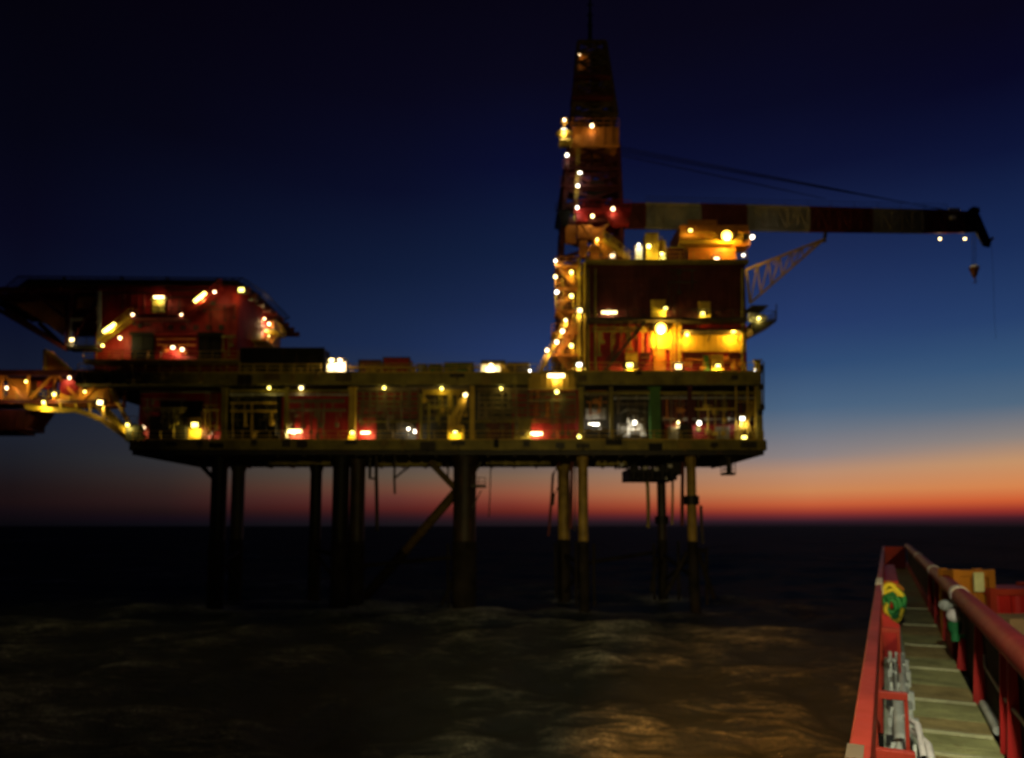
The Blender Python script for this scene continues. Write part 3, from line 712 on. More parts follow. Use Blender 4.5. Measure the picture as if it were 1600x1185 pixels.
for (xx0, xx1, yy0, yy1, mt) in ((925, 1012, 418, 494, 'maroon_paint'), (1045, 1090, 420, 494, 'dark_steel'), (1112, 1160, 420, 494, 'maroon_paint'), (925, 1012, 505, 576, 'olive_dim_yellow'), (1052, 1066, 505, 576, 'yellow_paint'), (1068, 1160, 552, 578, 'orange_paint')):
    m = MB(); t = [rc.uniform(yy0, yy0+.4*(yy1-yy0)) for _ in range(2)]
    for h_ in t: m.tube(P(xx0, h_, YR-.4), P(xx1, h_, YR-.4), .09, n=8)
    for k in range(max(3, int((xx1-xx0)/9))):
        a = rc.uniform(xx0, xx1); b0 = rc.choice(t); e = rc.uniform(b0+6, yy1); m.tube(P(a, b0, YR-.4), P(a, e, YR-.4), rc.choice((.05, .08)), n=8)
        if rc.random() < .5: w = rc.uniform(1.5, 4); m.box(P(a-w, e-5, YR-.6), P(a+w, e, YR-.2))
    m.build('pipe_cluster', mt, ab)
m = MB()                                               # rounded balcony hanging from the right corner
zq = Z(510, 88); xq = X(1168, 500, 88)
m.plate([(xq, 86.5, zq-.9), (xq+.3, 86.5, zq-1.3), (xq+2.9, 86.5, zq+.1), (xq+3.0, 86.5, zq+.35), (xq, 86.5, zq+.1)], (0, 3.5, 0))
m.rail((xq, 86.55, zq+.3), (xq+2.9, 86.55, zq+.35)); m.rail((xq+2.92, 86.6, zq+.35), (xq+2.92, 90, zq+.35))
m.box((xq, 86.4, Z(485, 88)), (xq+2.0, 89.5, Z(483, 88))); m.beam((xq+2.95, 86.5, zq+.3), (xq+3.05, 86.5, zq+2.3), .1)
m.build('corner_balcony', 'dark_steel', ab)
m = MB(); a, b_ = P(1170, 496, 87.8), P(1194, 498, 87.8)
m.tube(a, b_, .62, .5, n=18); m.tube(b_, b_+Vector((.45, 0, -.02)), .5, .12, n=18); m.build('life_raft_canister', 'white_paint', ab)

# ------------------------------------------------------------------ stair tower and yellow base left of the block
st = thing('stair_tower', (X(890, 600, 88), 89, zV1), 'narrow dark red stair tower with yellow posts and small lamps beside the block', 'stair tower')
m = MB(); pbox(m, 880, 430, 914, 592, 90.5, 6); m.build('shaft_wall', 'maroon_paint', st)
for (a, y0, y1, w) in ((904, 405, 600, .5), (896, 420, 600, .16), (879, 415, 600, .22), (913, 410, 580, .3), (868, 430, 480, .2), (863, 520, 600, .18), (855, 560, 600, .2)):
    m = MB(); m.beam(P(a, y0, 88), P(a, y1, 88), w); m.build('post', 'yellow_paint', st)
m = MB(); lv = [415, 450, 485, 520, 555, 590]
for k, yy in enumerate(lv[:-1]):
    a, b_ = (868, 903) if k < 3 else (862, 903)
    m.box((X(a, yy, 87.2), 87.2, Z(yy, 87.2)-.12), (X(b_, yy, 87.2), 90.4, Z(yy, 87.2))); m.rail((X(a, yy, 87.2), 87.25, Z(yy, 87.2)), (X(b_, yy, 87.2), 87.25, Z(yy, 87.2)), 1.1, 1.2)
    p0, p1 = ((870, 900) if k % 2 else (900, 870)); m.stair(P(p0, lv[k+1], 87.6), P(p1, yy, 87.6), .9)
m.build('stair_flights', 'orange_paint', st)
m = MB(); m.stair(P(838, 592, 87), P(886, 505, 87), 1.0); m.build('long_stairway', 'yellow_paint', st)
m = MB(); pbox(m, 826, 590, 900, 607, 86.2-.6, .5); pbox(m, 832, 583, 896, 590, 86.2-.6, 3)
for k in range(9): pbox(m, 830+k*8, 578, 831.5+k*8, 607, 86.2-.75, .1)
m.build('landing', 'yellow_paint', st)

# ------------------------------------------------------------------ lattice mast
ms = thing('lattice_mast', (X(922, 600, 96), 96, zU1), 'tall tapering lattice mast with a yellow platform and thin antenna on top', 'mast')
def lattice(mb, bot, top, nb, w, w2):
    for k in range(4): mb.beam(bot[k], top[k], w, w)
    for j in range(nb):
        t0, t1 = j/nb, (j+1)/nb
        for k in range(4):
            a, b_ = bot[k].lerp(top[k], t0), bot[(k+1) % 4].lerp(top[(k+1) % 4], t0)
            c, d_ = bot[k].lerp(top[k], t1), bot[(k+1) % 4].lerp(top[(k+1) % 4], t1)
            mb.beam(a, b_, w2); mb.beam(a, d_, w2); mb.beam(b_, c, w2)
    for k in range(4): mb.beam(top[k], top[(k+1) % 4], w)
def quad(xa, xb, py, Y0, Y1):
    z = Z(py, Y0); a, b_ = X(xa, py, Y0), X(xb, py, Y0)
    return [Vector((a, Y0, z)), Vector((b_, Y0, z)), Vector((b_, Y1, z)), Vector((a, Y1, z))]
m = MB(); lattice(m, quad(872, 968, 585, 92, 99), quad(880, 972, 345, 92.2, 98.8), 8, .55, .28); m.build('lower_frame', 'maroon_paint', ms)
m = MB(); lattice(m, quad(880, 972, 345, 92.2, 98.8), quad(889, 966, 226, 92.5, 98.5), 5, .5, .28); m.build('middle_frame', 'maroon_paint', ms)
m = MB(); lattice(m, quad(895, 964, 180, 93, 98), quad(904, 946, 66, 94, 97), 7, .42, .22); m.build('upper_frame', 'brace_olive', ms)
m = MB()
q = quad(893, 968, 228, 91.8, 99.2); zz1 = Z(200, 91.8)
m.box((q[0].x, 91.8, q[0].z), (q[1].x, 99.2, q[0].z+.3))
m.box((X(895, 210, 91.8), 91.8, q[0].z+.3), (q[1].x, 91.95, zz1)); m.box((q[1].x-.15, 91.95, q[0].z+.3), (q[1].x, 99.2, zz1)); m.box((X(895, 210, 91.8), 91.95, q[0].z+.3), (X(895, 210, 91.8)+.15, 99.2, zz1))
m.rail((q[0].x, 91.85, zz1), (q[1].x, 91.85, zz1), 1.3, 1.0); ribbed(m, X(896, 210, 91.8), q[1].x-.1, 91.8, q[0].z+.3, zz1, .9, .08)
m.build('work_platform', 'orange_paint', ms)
m = MB(); pbox(m, 925, 172, 955, 200, 94.2, 2.5); m.build('winch_house', 'dark_steel', ms)
m = MB(); pbox(m, 902, 85, 921, 128, 94.6, .3); m.build('painted_panel', 'orange_paint', ms)
m = MB(); pbox(m, 926, 78, 936, 165, 94.8, .8); m.tube(P(925, 80, 94.4), P(925, 330, 93.5), .2); m.tube(P(938, 170, 94), P(945, 330, 93), .16); m.build('inner_guide', 'black_steel', ms)
for yy, xa_, xb_ in ((290, 876, 968), (262, 880, 968), (150, 894, 958), (118, 897, 954)):
    m = MB(); q = quad(xa_, xb_, yy, 91.9, 99); m.box((q[0].x, 91.9, q[0].z-.1), (q[1].x, 92.9, q[0].z)); m.box((q[0].x, 98, q[0].z-.1), (q[1].x, 99, q[0].z)); m.box((q[0].x, 92.9, q[0].z-.1), (q[0].x+.8, 98, q[0].z)); m.rail((q[0].x, 91.95, q[0].z), (q[1].x, 91.95, q[0].z), 1.1, 1.3); m.build('gallery', 'maroon_paint', ms)
m = MB()
for a in (897, 901): m.beam(P(a, 345, 91.7), P(a+6, 200, 92.6), .1)
for k in range(40): m.beam(P(897+6*k/40, 345-145*k/40, 91.7+.9*k/40), P(901+6*k/40, 345-145*k/40, 91.7+.9*k/40), .06)
m.build('ladder', 'yellow_paint', ms)
m = MB(); pbox(m, 920, 282, 946, 322, 93.5, 3); m.tube(P(932, 296, 93.3), P(932, 296, 92.4), 1.2, n=18); m.build('winch_drum', 'black_steel', ms)
m = MB(); m.tube(P(922, 68, 95), P(922, 20, 95), .32, .22, n=10); m.tube(P(922, 20, 95), P(922, -30, 95), .16, .1, n=8)
for yy in (8, 24, 40): m.beam(P(917, yy, 95), P(927, yy, 95), .12)
m.build('antenna', 'black_steel', ms)
m = MB(); pbox(m, 870, 330, 892, 334, 91.5, 5); m.plate([P(872, 334, 91.5), P(892, 334, 91.5), P(886, 354, 91.5), P(880, 354, 91.5)], (0, 4, 0)); m.rail(P(868, 330, 91.6), P(890, 330, 91.6), 1.0, 1.0); m.build('side_bracket', 'black_steel', ms)
m = MB(); pbox(m, 898, 326, 986, 332, 91.3, 7); m.rail(P(898, 326, 91.4), P(986, 326, 91.4), 1.1, 1.2); pbox(m, 900, 332, 918, 346, 91.5, 2); m.plate([P(940, 322, 91.1), P(965, 322, 91.1), P(984, 350, 91.1), P(960, 352, 91.1)], (0, 1, 0)); m.build('mast_gallery', 'red_paint', ms)
m = MB(); m.tube(P(881, 216, 91.4), P(881, 209, 91.4), .3, 1.1, n=18); pbox(m, 874, 216, 895, 219, 90.9, 2); m.beam(P(893, 228, 91.4), P(876, 219, 91.4), .2); pbox(m, 876, 184, 888, 190, 91.2, .6); m.beam(P(882, 190, 91.5), P(882, 216, 91.7), .25); m.build('side_dish', 'yellow_paint', ms)
m = MB()
for (a, b_, c, d_) in ((903, 352, 925, 372), (926, 356, 944, 380), (905, 376, 918, 402), (940, 380, 960, 402), (921, 384, 938, 404), (884, 352, 900, 380)):
    pbox(m, a, b_, c, d_, 92-.6+random.random()*.4, .5); m.beam(P(a, d_, 91.3), P(c, b_, 91.3), .15)
m.tube(P(908, 350, 91), P(945, 400, 91), .18); m.tube(P(950, 350, 91), P(912, 400, 91), .15)
m.build('winch_gear', 'orange_paint', ms)
m = MB(); m.stair(P(984, 404, 90.5), P(944, 372, 90.5), 1.0); m.build('roof_stairway', 'yellow_paint', ms)

# ------------------------------------------------------------------ pedestal crane
cr = thing('pedestal_crane', (X(1105, 405, 94), 94, Z(410, 94)), 'offshore crane with long red and white banded boom resting level to the right', 'crane')
YC = 93.0
m = MB(); m.tube(P(1105, 412, 95), P(1105, 372, 95), 2.2, n=28); m.tube(P(1105, 372, 95), P(1105, 366, 95), 2.8, n=28); m.build('pedestal', 'yellow_paint', cr)
m = MB(); pbox(m, 1062, 352, 1170, 372, 92.2, 6); pbox(m, 1075, 344, 1120, 352, 92.8, 4); ribbed(m, X(1064, 362, 92.2), X(1168, 362, 92.2), 92.2, Z(371, 92.2), Z(353, 92.2), .8, .07); m.build('machine_house', 'orange_paint', cr)
m = MB(); pbox(m, 1062, 377, 1160, 380, 91, 3); m.rail(P(1062, 377, 91), P(1160, 377, 91), 1.1, 1.2); m.build('service_platform', 'yellow_paint', cr)
m = MB(); pbox(m, 1148, 362, 1172, 384, 91.2, 2.5); m.build('cab', 'orange_paint', cr)
m = MB(); pbox(m, 1150, 365, 1170, 375, 91.14, .055); m.build('cab_window', 'dark_steel', cr)
m = MB(); pbox(m, 1075, 388, 1150, 408, 91.5, 3); ribbed(m, X(1077, 398, 91.5), X(1148, 398, 91.5), 91.5, Z(407, 91.5), Z(389, 91.5), .6); m.build('base_house', 'orange_paint', cr)
secs = [(972, 1008, 320, 356, 319.5, 356, 'boom_red'), (1008, 1094, 319.5, 356.5, 320.5, 357.5, 'boom_white'), (1094, 1166, 320.5, 357.5, 322, 359, 'boom_red'), (1166, 1264, 322, 359, 325, 361, 'boom_white'),
        (1264, 1362, 325, 361, 328, 362, 'boom_red'), (1362, 1442, 328, 362, 330, 363, 'boom_white'), (1442, 1512, 330, 363, 333, 362, 'boom_red')]
for a, b_, t0, b0, t1, b1, mt in secs:
    m = MB()
    for Y in (YC, YC+2.2):
        A, B, C, D = P(a, t0, Y), P(b_, t1, Y), P(a, b0, Y), P(b_, b1, Y)
        m.beam(A, B, .34); m.beam(C, D, .34)
        nn = max(2, round((b_-a)/16))
        for k in range(nn):
            p0, p1 = k/nn, (k+1)/nn
            m.beam(A.lerp(B, p0), C.lerp(D, p0), .22)
            m.beam((A.lerp(B, p0) if k % 2 else C.lerp(D, p0)), (C.lerp(D, p1) if k % 2 else A.lerp(B, p1)), .2)
        m.beam(B, D, .26)
        yy = Y+.05
        m.plate([C+Vector((.05, .05, .18)), D+Vector((-.02, .05, .18)), B.lerp(D, .04)+Vector((-.02, .05, -.1)), A.lerp(C, .04)+Vector((.05, .05, -.1))], (0, .05, 0))
    for k in range(5):
        t = k/4; m.beam(P(a, t0, YC).lerp(P(b_, t1, YC), t), P(a, t0, YC+2.2).lerp(P(b_, t1, YC+2.2), t), .2); m.beam(P(a, b0, YC).lerp(P(b_, b1, YC), t), P(a, b0, YC+2.2).lerp(P(b_, b1, YC+2.2), t), .2)
    m.build('boom_section', mt, cr)
m = MB(); m.rail(P(1010, 318, YC+.3), P(1480, 330, YC+.3), .9, 3.0, .02); m.build('boom_handrail', 'dark_steel', cr)
m = MB(); m.plate([P(1508, 336, YC-.2), P(1522, 322, YC-.2), P(1532, 338, YC-.2), P(1549, 378, YC-.2), P(1547, 386, YC-.2), P(1538, 384, YC-.2), P(1525, 362, YC-.2), P(1508, 364, YC-.2)], (0, .3, 0))
m.plate([P(1508, 336, YC+2.2), P(1522, 322, YC+2.2), P(1532, 338, YC+2.2), P(1549, 378, YC+2.2), P(1547, 386, YC+2.2), P(1538, 384, YC+2.2), P(1525, 362, YC+2.2), P(1508, 364, YC+2.2)], (0, .3, 0))
for (a, b_, rr) in ((1521, 332, .7), (1541, 378, .55), (1516, 352, .6)): m.tube(P(a, b_, YC+.1), P(a, b_, YC+2.2), rr, n=16)
m.build('boom_tip', 'black_steel', cr)
m = MB()
pbox(m, 1484, 325, 1500, 329, YC+.2, .6); pbox(m, 1486, 337, 1494, 342, YC-.4, .35); pbox(m, 1528, 324, 1531, 332, YC, .3); m.tube(P(1551, 372, YC+1), P(1547, 377, YC+1), .2, n=8); m.build('tip_fittings', 'white_paint', cr)
m = MB()
for k in range(4): m.tube(P(962, 228+k*3, 93+k*.7), P(1482+k*2, 330, YC+.2+k*.5), .035, n=6)
for k in range(2): m.tube(P(964, 240+k*3, 93.5+k*.7), P(1290, 311, YC+.4+k*.5), .03, n=6)
m.build('pendant_cable', 'black_steel', cr)
m = MB(); 
for dx in (-.18, .18): m.tube(P(1522, 364, YC+.9)+Vector((dx, 0, 0)), P(1522, 414, YC+.9)+Vector((dx, 0, 0)), .035, n=6)
m.path([P(1549, 380, YC+1), P(1552, 430, YC+1), P(1554, 500, YC+1), P(1556, 530, YC+1)], .016, 6)
m.build('hoist_cable', 'black_steel', cr)
hp = P(1522, 418, YC+.9)
m = MB(); m.tube(hp+Vector((0, 0, -.1)), hp+Vector((0, 0, -1.35)), .62, .22, n=18); m.path([hp+Vector((0, 0, -1.3)), hp+Vector((0, 0, -1.6)), hp+Vector((.22, 0, -1.85)), hp+Vector((.1, 0, -2.1)), hp+Vector((-.2, 0, -2.0))], .08)
ho = m.build('hook_block', 'orange_paint', cr)
m = MB(); m.tube(hp+Vector((0, 0, .3)), hp+Vector((0, 0, -.095)), .3, .68, n=18); m.build('hook_cap', 'white_paint', ho)

# ------------------------------------------------------------------ boom rest
bs = thing('boom_rest', (X(1170, 430, 92), 92, Z(470, 92)), 'yellow lattice arm slanting up from the block to hold the crane boom', 'boom rest')
for Y in (91.6, 94.4):
    m = MB(); A, B, C = P(1166, 422, Y), P(1288, 374, Y), P(1172, 474, Y)
    m.beam(A, B, .3); m.beam(C, B, .28); m.beam(A, C, .25)
    for k in range(1, 7):
        t = k/7; m.beam(A.lerp(B, t), C.lerp(B, t), .14); m.beam(A.lerp(B, t), C.lerp(B, (k-1)/7), .14)
    m.build('lattice_arm', 'yellow_paint', bs)
m = MB()
for t in (.2, .45, .7, .95):
    A, B, C = P(1166, 422, 91.6), P(1288, 374, 91.6), P(1172, 474, 91.6); w = Vector((0, 2.8, 0))
    m = MB(); m.beam(A.lerp(B, t), A.lerp(B, t)+w, .14); m.build('cross_tie', 'yellow_paint', bs); m = MB(); m.beam(C.lerp(B, t), C.lerp(B, t)+w, .14); m.build('cross_tie', 'yellow_paint', bs)
m = MB(); m.beam(P(1288, 376, 91.4), P(1288, 376, 95.4), .5); m.beam(P(1288, 376, 92.2), P(1290, 363, 92.2), .35); m.beam(P(1288, 376, 95.4), P(1290, 363, 95.4), .35); m.build('saddle', 'dark_steel', bs)

# ------------------------------------------------------------------ gear on the block's roof
zr = Z(414, YR)+.36
def rooft(name, label, cat, x0, x1, y0, Y, dp, mat, extra=None):
    t = thing(name, (X((x0+x1)/2, y0, Y), Y+dp/2, zr), label, cat)
    m = MB(); m.box((X(x0, y0, Y), Y, zr), (X(x1, y0, Y), Y+dp, Z(y0, Y))); ribbed(m, X(x0, y0, Y)+.06, X(x1, y0, Y)-.06, Y, zr+.05, Z(y0, Y)-.05, .5, .05); m.build('body', mat, t)
    m = MB(); m.box((X(x0, y0, Y)-.08, Y-.1, Z(y0, Y)), (X(x1, y0, Y)+.08, Y+dp+.1, Z(y0, Y)+.12)); m.build('lid', 'olive_dim_yellow', t)
    return t
t = rooft('roof_cabin', 'narrow tall yellow cabin brightly lit on the block roof below the crane boom', 'cabin', 1010, 1029, 365, 90.2, 2.4, 'yellow_paint')
t = rooft('roof_vent', 'short pale vent box left of the yellow roof cabin', 'vent', 993, 1003, 385, 90.2, 1.0, 'white_paint')
t = rooft('roof_locker', 'low pale green locker just right of the yellow roof cabin', 'locker', 1031, 1040, 394, 90.4, 1.0, 'white_paint')
t = thing('roof_tank', (X(1036, 385, 92), 92, zr), 'yellow upright tank between the roof cabin and the crane pedestal', 'tank')
m = MB(); m.tube((X(1034, 385, 92), 92, zr), (X(1034, 385, 92), 92, Z(378, 92)), .55, n=18); m.tube((X(1034, 385, 92), 92, Z(378, 92)), (X(1034, 385, 92), 92, Z(375, 92)), .55, .2, n=18); m.build('shell', 'yellow_paint', t)
m = MB(); m.tube((X(1034, 385, 92), 92, Z(375, 92)), (X(1034, 385, 92), 92, Z(370, 92)), .12, n=10); m.build('vent_pipe', 'grey_paint', t)
t = rooft('roof_cabinet', 'low maroon equipment cabinet in the middle of the block roof', 'cabinet', 1044, 1070, 388, 90.6, 1.6, 'maroon_paint')

# ------------------------------------------------------------------ containers and loose gear on the upper deck
def container(x0, x1, y0, Y, dp, mat, label, name='cargo_container', group='cargo containers on the upper deck'):
    xa, xb = X(x0, y0, Y), X(x1, y0, Y); zb, zt = zV1+.02, Z(y0, Y)
    t = thing(name, ((xa+xb)/2, Y+dp/2, zb), label, 'container', group)
    m = MB(); m.box((xa+.08, Y+.08, zb+.15), (xb-.08, Y+dp-.08, zt-.1)); n = max(3, int((xb-xa)/.4))
    for k in range(n):
        x = xa+.15+(xb-xa-.3)*(k+.5)/n; m.box((x-.1, Y+.02, zb+.16), (x+.1, Y+.079, zt-.11))
    m.build('body', mat, t)
    m = MB()
    for x in (xa+.07, xb-.07):
        for y in (Y+.07, Y+dp-.07): m.box((x-.08, y-.08, zb), (x+.08, y+.08, zt))
    for z in (zb+.08, zt-.08):
        m.box((xa+.16, Y-.01, z-.07), (xb-.16, Y+.14, z+.07)); m.box((xa+.16, Y+dp-.14, z-.07), (xb-.16, Y+dp+.01, z+.07))
    m.build('corner_frame', 'dark_steel', t)
container(375, 507, 543, 88.5, 2.6, 'black_steel', 'long black container at the foot of the red module')
container(560, 596, 562, 89, 2.5, 'maroon_paint', 'dull brown-red container standing left of the taller red one', )
container(598, 641, 558, 88.6, 2.5, 'red_paint', 'small red container near the middle of the upper deck')
container(652, 667, 569, 88.8, 2, 'grey_paint', 'tiny grey container between the red and the dark green ones')
container(670, 690, 569, 88.8, 2, 'green_paint', 'narrow dark green container left of the wider green one')
container(694, 740, 566, 88.8, 2.2, 'green_paint', 'wide dark green container left of the bright deck lamp')
container(752, 790, 563, 88.6, 2.4, 'olive_dim_yellow', 'olive container behind the bright lamp in the deck middle')
container(792, 828, 566, 88.8, 2.4, 'dark_steel', 'brown container beside the foot of the yellow stairs')

def locker(x0, x1, y0, Y, dp, mat, label):  # white boxes added to make the lit patches at deck lamps bigger
    xa, xb = X(x0, y0, Y), X(x1, y0, Y); zb, zt = zV1+.02, Z(y0, Y)
    t = thing('reflector_box', ((xa+xb)/2, Y+dp/2, zb), label, 'locker')
    m = MB(); m.box((xa, Y, zb+.1), (xb, Y+dp, zt)); m.build('body', mat, t)
    m = MB(); m.box((xa-.06, Y-.08, zt+.003), (xb+.06, Y+dp+.05, zt+.1)); m.build('lid', mat, t)
    m = MB(); m.box(((xa+xb)/2-.03, Y-.03, zb+.2), ((xa+xb)/2+.03, Y-.003, zt-.1)); m.build('latch', 'dark_steel', t)
locker(511, 540, 562, 87.4, 1.0, 'white_paint', 'white box added to catch the light of two lamps beside the long black container')
locker(752, 782, 570, 87.5, .9, 'white_paint', 'white box added to catch the light of one lamp in front of the olive container')

# ------------------------------------------------------------------ small davit crane, white pump, basket
t = thing('davit_crane', (X(712, 688, 87), 87, zL1), 'small yellow davit crane leaning up on the lower deck', 'crane')
m = MB(); pbox(m, 699, 664, 724, 688, 86.9, 1.4); m.tube(P(706, 664, 87.4), P(706, 650, 87.4), .5, n=14); m.build('base', 'yellow_paint', t)
m = MB(); m.beam(P(703, 660, 87), P(730, 614, 87), .5, .6); m.beam(P(716, 664, 87), P(728, 622, 87), .22); m.build('jib', 'yellow_paint', t)
m = MB(); m.tube(P(730, 616, 87), P(730, 640, 87), .05, n=6); m.tube(P(730, 640, 87), P(730, 645, 87), .22, .08, n=10); m.build('hook', 'dark_steel', t)
t = thing('pump_skid', (X(990, 688, 88), 88.5, zL1), 'pale grey pump skid with upright frame beside the green column', 'pump')
m = MB(); pbox(m, 974, 683, 1010, 688, 88, 2); m.build('base', 'dark_steel', t)
m = MB()
for a in (982, 1003): m.beam(P(a, 654, 88.2), P(a, 683, 88.2), .3); m.beam(P(a, 668, 88.2), P(a+(6 if a > 990 else -6), 683, 88.2), .22)
m.beam(P(980, 664, 88.2), P(1005, 664, 88.2), .3); m.beam(P(982, 671, 88.1), P(1003, 671, 88.1), .2); m.build('frame', 'white_paint', t)
m = MB(); m.tube(P(980, 674, 88.8), P(1008, 674, 88.8), .55, n=16); m.tube(P(966, 672, 89), P(978, 672, 89), .8, n=18); m.build('motor', 'grey_paint', t)
m = MB(); m.tube(P(992, 664, 88.6), P(992, 650, 88.6), .4, n=12); m.path([P(970, 646, 88.5), P(980, 640, 88.5), P(1000, 642, 88.5), P(1012, 645, 88.5)], .14); m.build('piping', 'grey_paint', t)
t = thing('hanging_basket', (X(1140, 742, 89), 89, Z(742, 89)), 'small dark cage hanging below the right end of the lower deck', 'basket')
m = MB(); a, b_ = P(1131, 742, 88.4), P(1150, 742, 88.4); m.box((a.x, 88.4, a.z), (b_.x, 89.8, a.z+.25)); m.build('floor', 'dark_steel', t)
m = MB()
for x in (a.x+.05, (a.x+b_.x)/2, b_.x-.05):
    for y in (88.45, 89.75): m.beam((x, y, a.z+.25), (x, y, zL0-.01), .08)
for z in (a.z+.7, a.z+1.15):
    m.beam((a.x, 88.45, z), (b_.x, 88.45, z), .05); m.beam((a.x, 89.75, z), (b_.x, 89.75, z), .05)
m.tube(((a.x+b_.x)/2+.1, 89.1, a.z+.25), ((a.x+b_.x)/2+.1, 89.1, zL0-.01), .3, n=12); m.build('hanger', 'dark_steel', t)

# ------------------------------------------------------------------ lamps on the platform
def light(name, loc, c, watts, parent, rad=.15, spot=None, rot=None, blend=.6):
    d = bpy.data.lights.new(name, 'SPOT' if spot else 'POINT'); d.energy = watts; d.color = c; d.shadow_soft_size = rad
    if spot: d.spot_size = R(spot); d.spot_blend = blend
    o = bpy.data.objects.new(name, d); col.objects.link(o); o.parent = parent; o.location = loc
    if rot: o.rotation_euler = rot
    return o
COLS = dict(warm=WARM, yel=YEL, white=WHITE, sod=SOD, peach=PEACH)
PROTO = {}
def lamp_meshes(kind, c):
    """one housing and one lens of each kind; copies share the data"""
    if (kind, c) in PROTO: return PROTO[kind, c]
    h, l = MB(), MB()
    if kind == 'flood':               # box floodlight tilted down, on a stirrup
        h.plate([(-.34, 0, .26), (.34, 0, .26), (.3, .3, .2), (-.3, .3, .2)], (0, .0, .06)); h.plate([(-.34, 0, -.26), (.34, 0, -.26), (.3, .3, -.2), (-.3, .3, -.2)], (0, 0, -.06))
        h.box((-.25, .06, .17), (.25, .2, .25)); h.box((-.25, .06, -.25), (.25, .2, -.17)); h.box((-.40, 0, -.3), (-.25, .3, .3)); h.box((.25, 0, -.3), (.40, .3, .3)); h.box((-.3, .26, -.22), (.3, .34, .22)); h.beam((0, .34, 0), (0, .75, -.15), .1)
        l.box((-.25, .03, -.17), (.25, .2, .17))
    elif kind == 'tube':              # long weatherproof fluorescent
        h.box((-.75, .06, -.02), (.75, .24, .14)); h.beam((-.5, .2, .1), (-.5, .6, .1), .07); h.beam((.5, .2, .1), (.5, .6, .1), .07)
        l.tube((-.70, .06, -.1), (.70, .06, -.1), .15, n=12)
    elif kind == 'bulb':              # small bulkhead lamp
        h.tube((0, .2, .0), (0, .1, .0), .2, .24, n=14); h.beam((0, .2, 0), (0, .55, 0), .08)
        l.tube((0, .1, 0), (0, -.1, 0), .17, .10, n=14)
    elif kind == 'big':               # large sodium floodlight
        h.tube((0, .5, 0), (0, .1, 0), .25, .8, n=24); h.tube((0, .1, 0), (0, .0, 0), .8, .84, n=24, caps=False); h.beam((0, .5, 0), (0, .9, -.3), .2)
        l.tube((0, .09, 0), (0, -.12, 0), .62, .42, n=24)
    PROTO[kind, c] = (h, l); return h, l
SOURCES = {}; LR = random.Random(21)
def lamp(px, py, Y, kind, c, watts, label, group='lamps of the platform', tilt=0):
    loc = P(px, py, Y)
    key = (kind, c)
    name = {'flood': 'floodlight', 'tube': 'tube_light', 'bulb': 'bulkhead_lamp', 'big': 'sodium_floodlight'}[kind]
    t = thing(name, loc, label, 'lamp', group); t.rotation_euler = (0, R(tilt), 0); t.scale = (LR.uniform(.75, 1.5),)*3 if kind != 'big' else (1, 1, 1)
    if key not in SOURCES:
        h, l = lamp_meshes(kind, c); ORI[t.name] = Vector()
        SOURCES[key] = (h.build('housing', 'dark_steel', t), l.build('lens', 'lens_'+c, t))
    else:
        for s in SOURCES[key]:
            k = s.copy(); col.objects.link(k); k.parent = t
    off = {'flood': (0, -.02, -.50), 'tube': (0, 0, -.45), 'bulb': (0, -.05, -.42), 'big': (0, -.4, -.95)}[kind]
    light('light_source', off, COLS[c], watts, t, .18)
    return t
K = 2.5
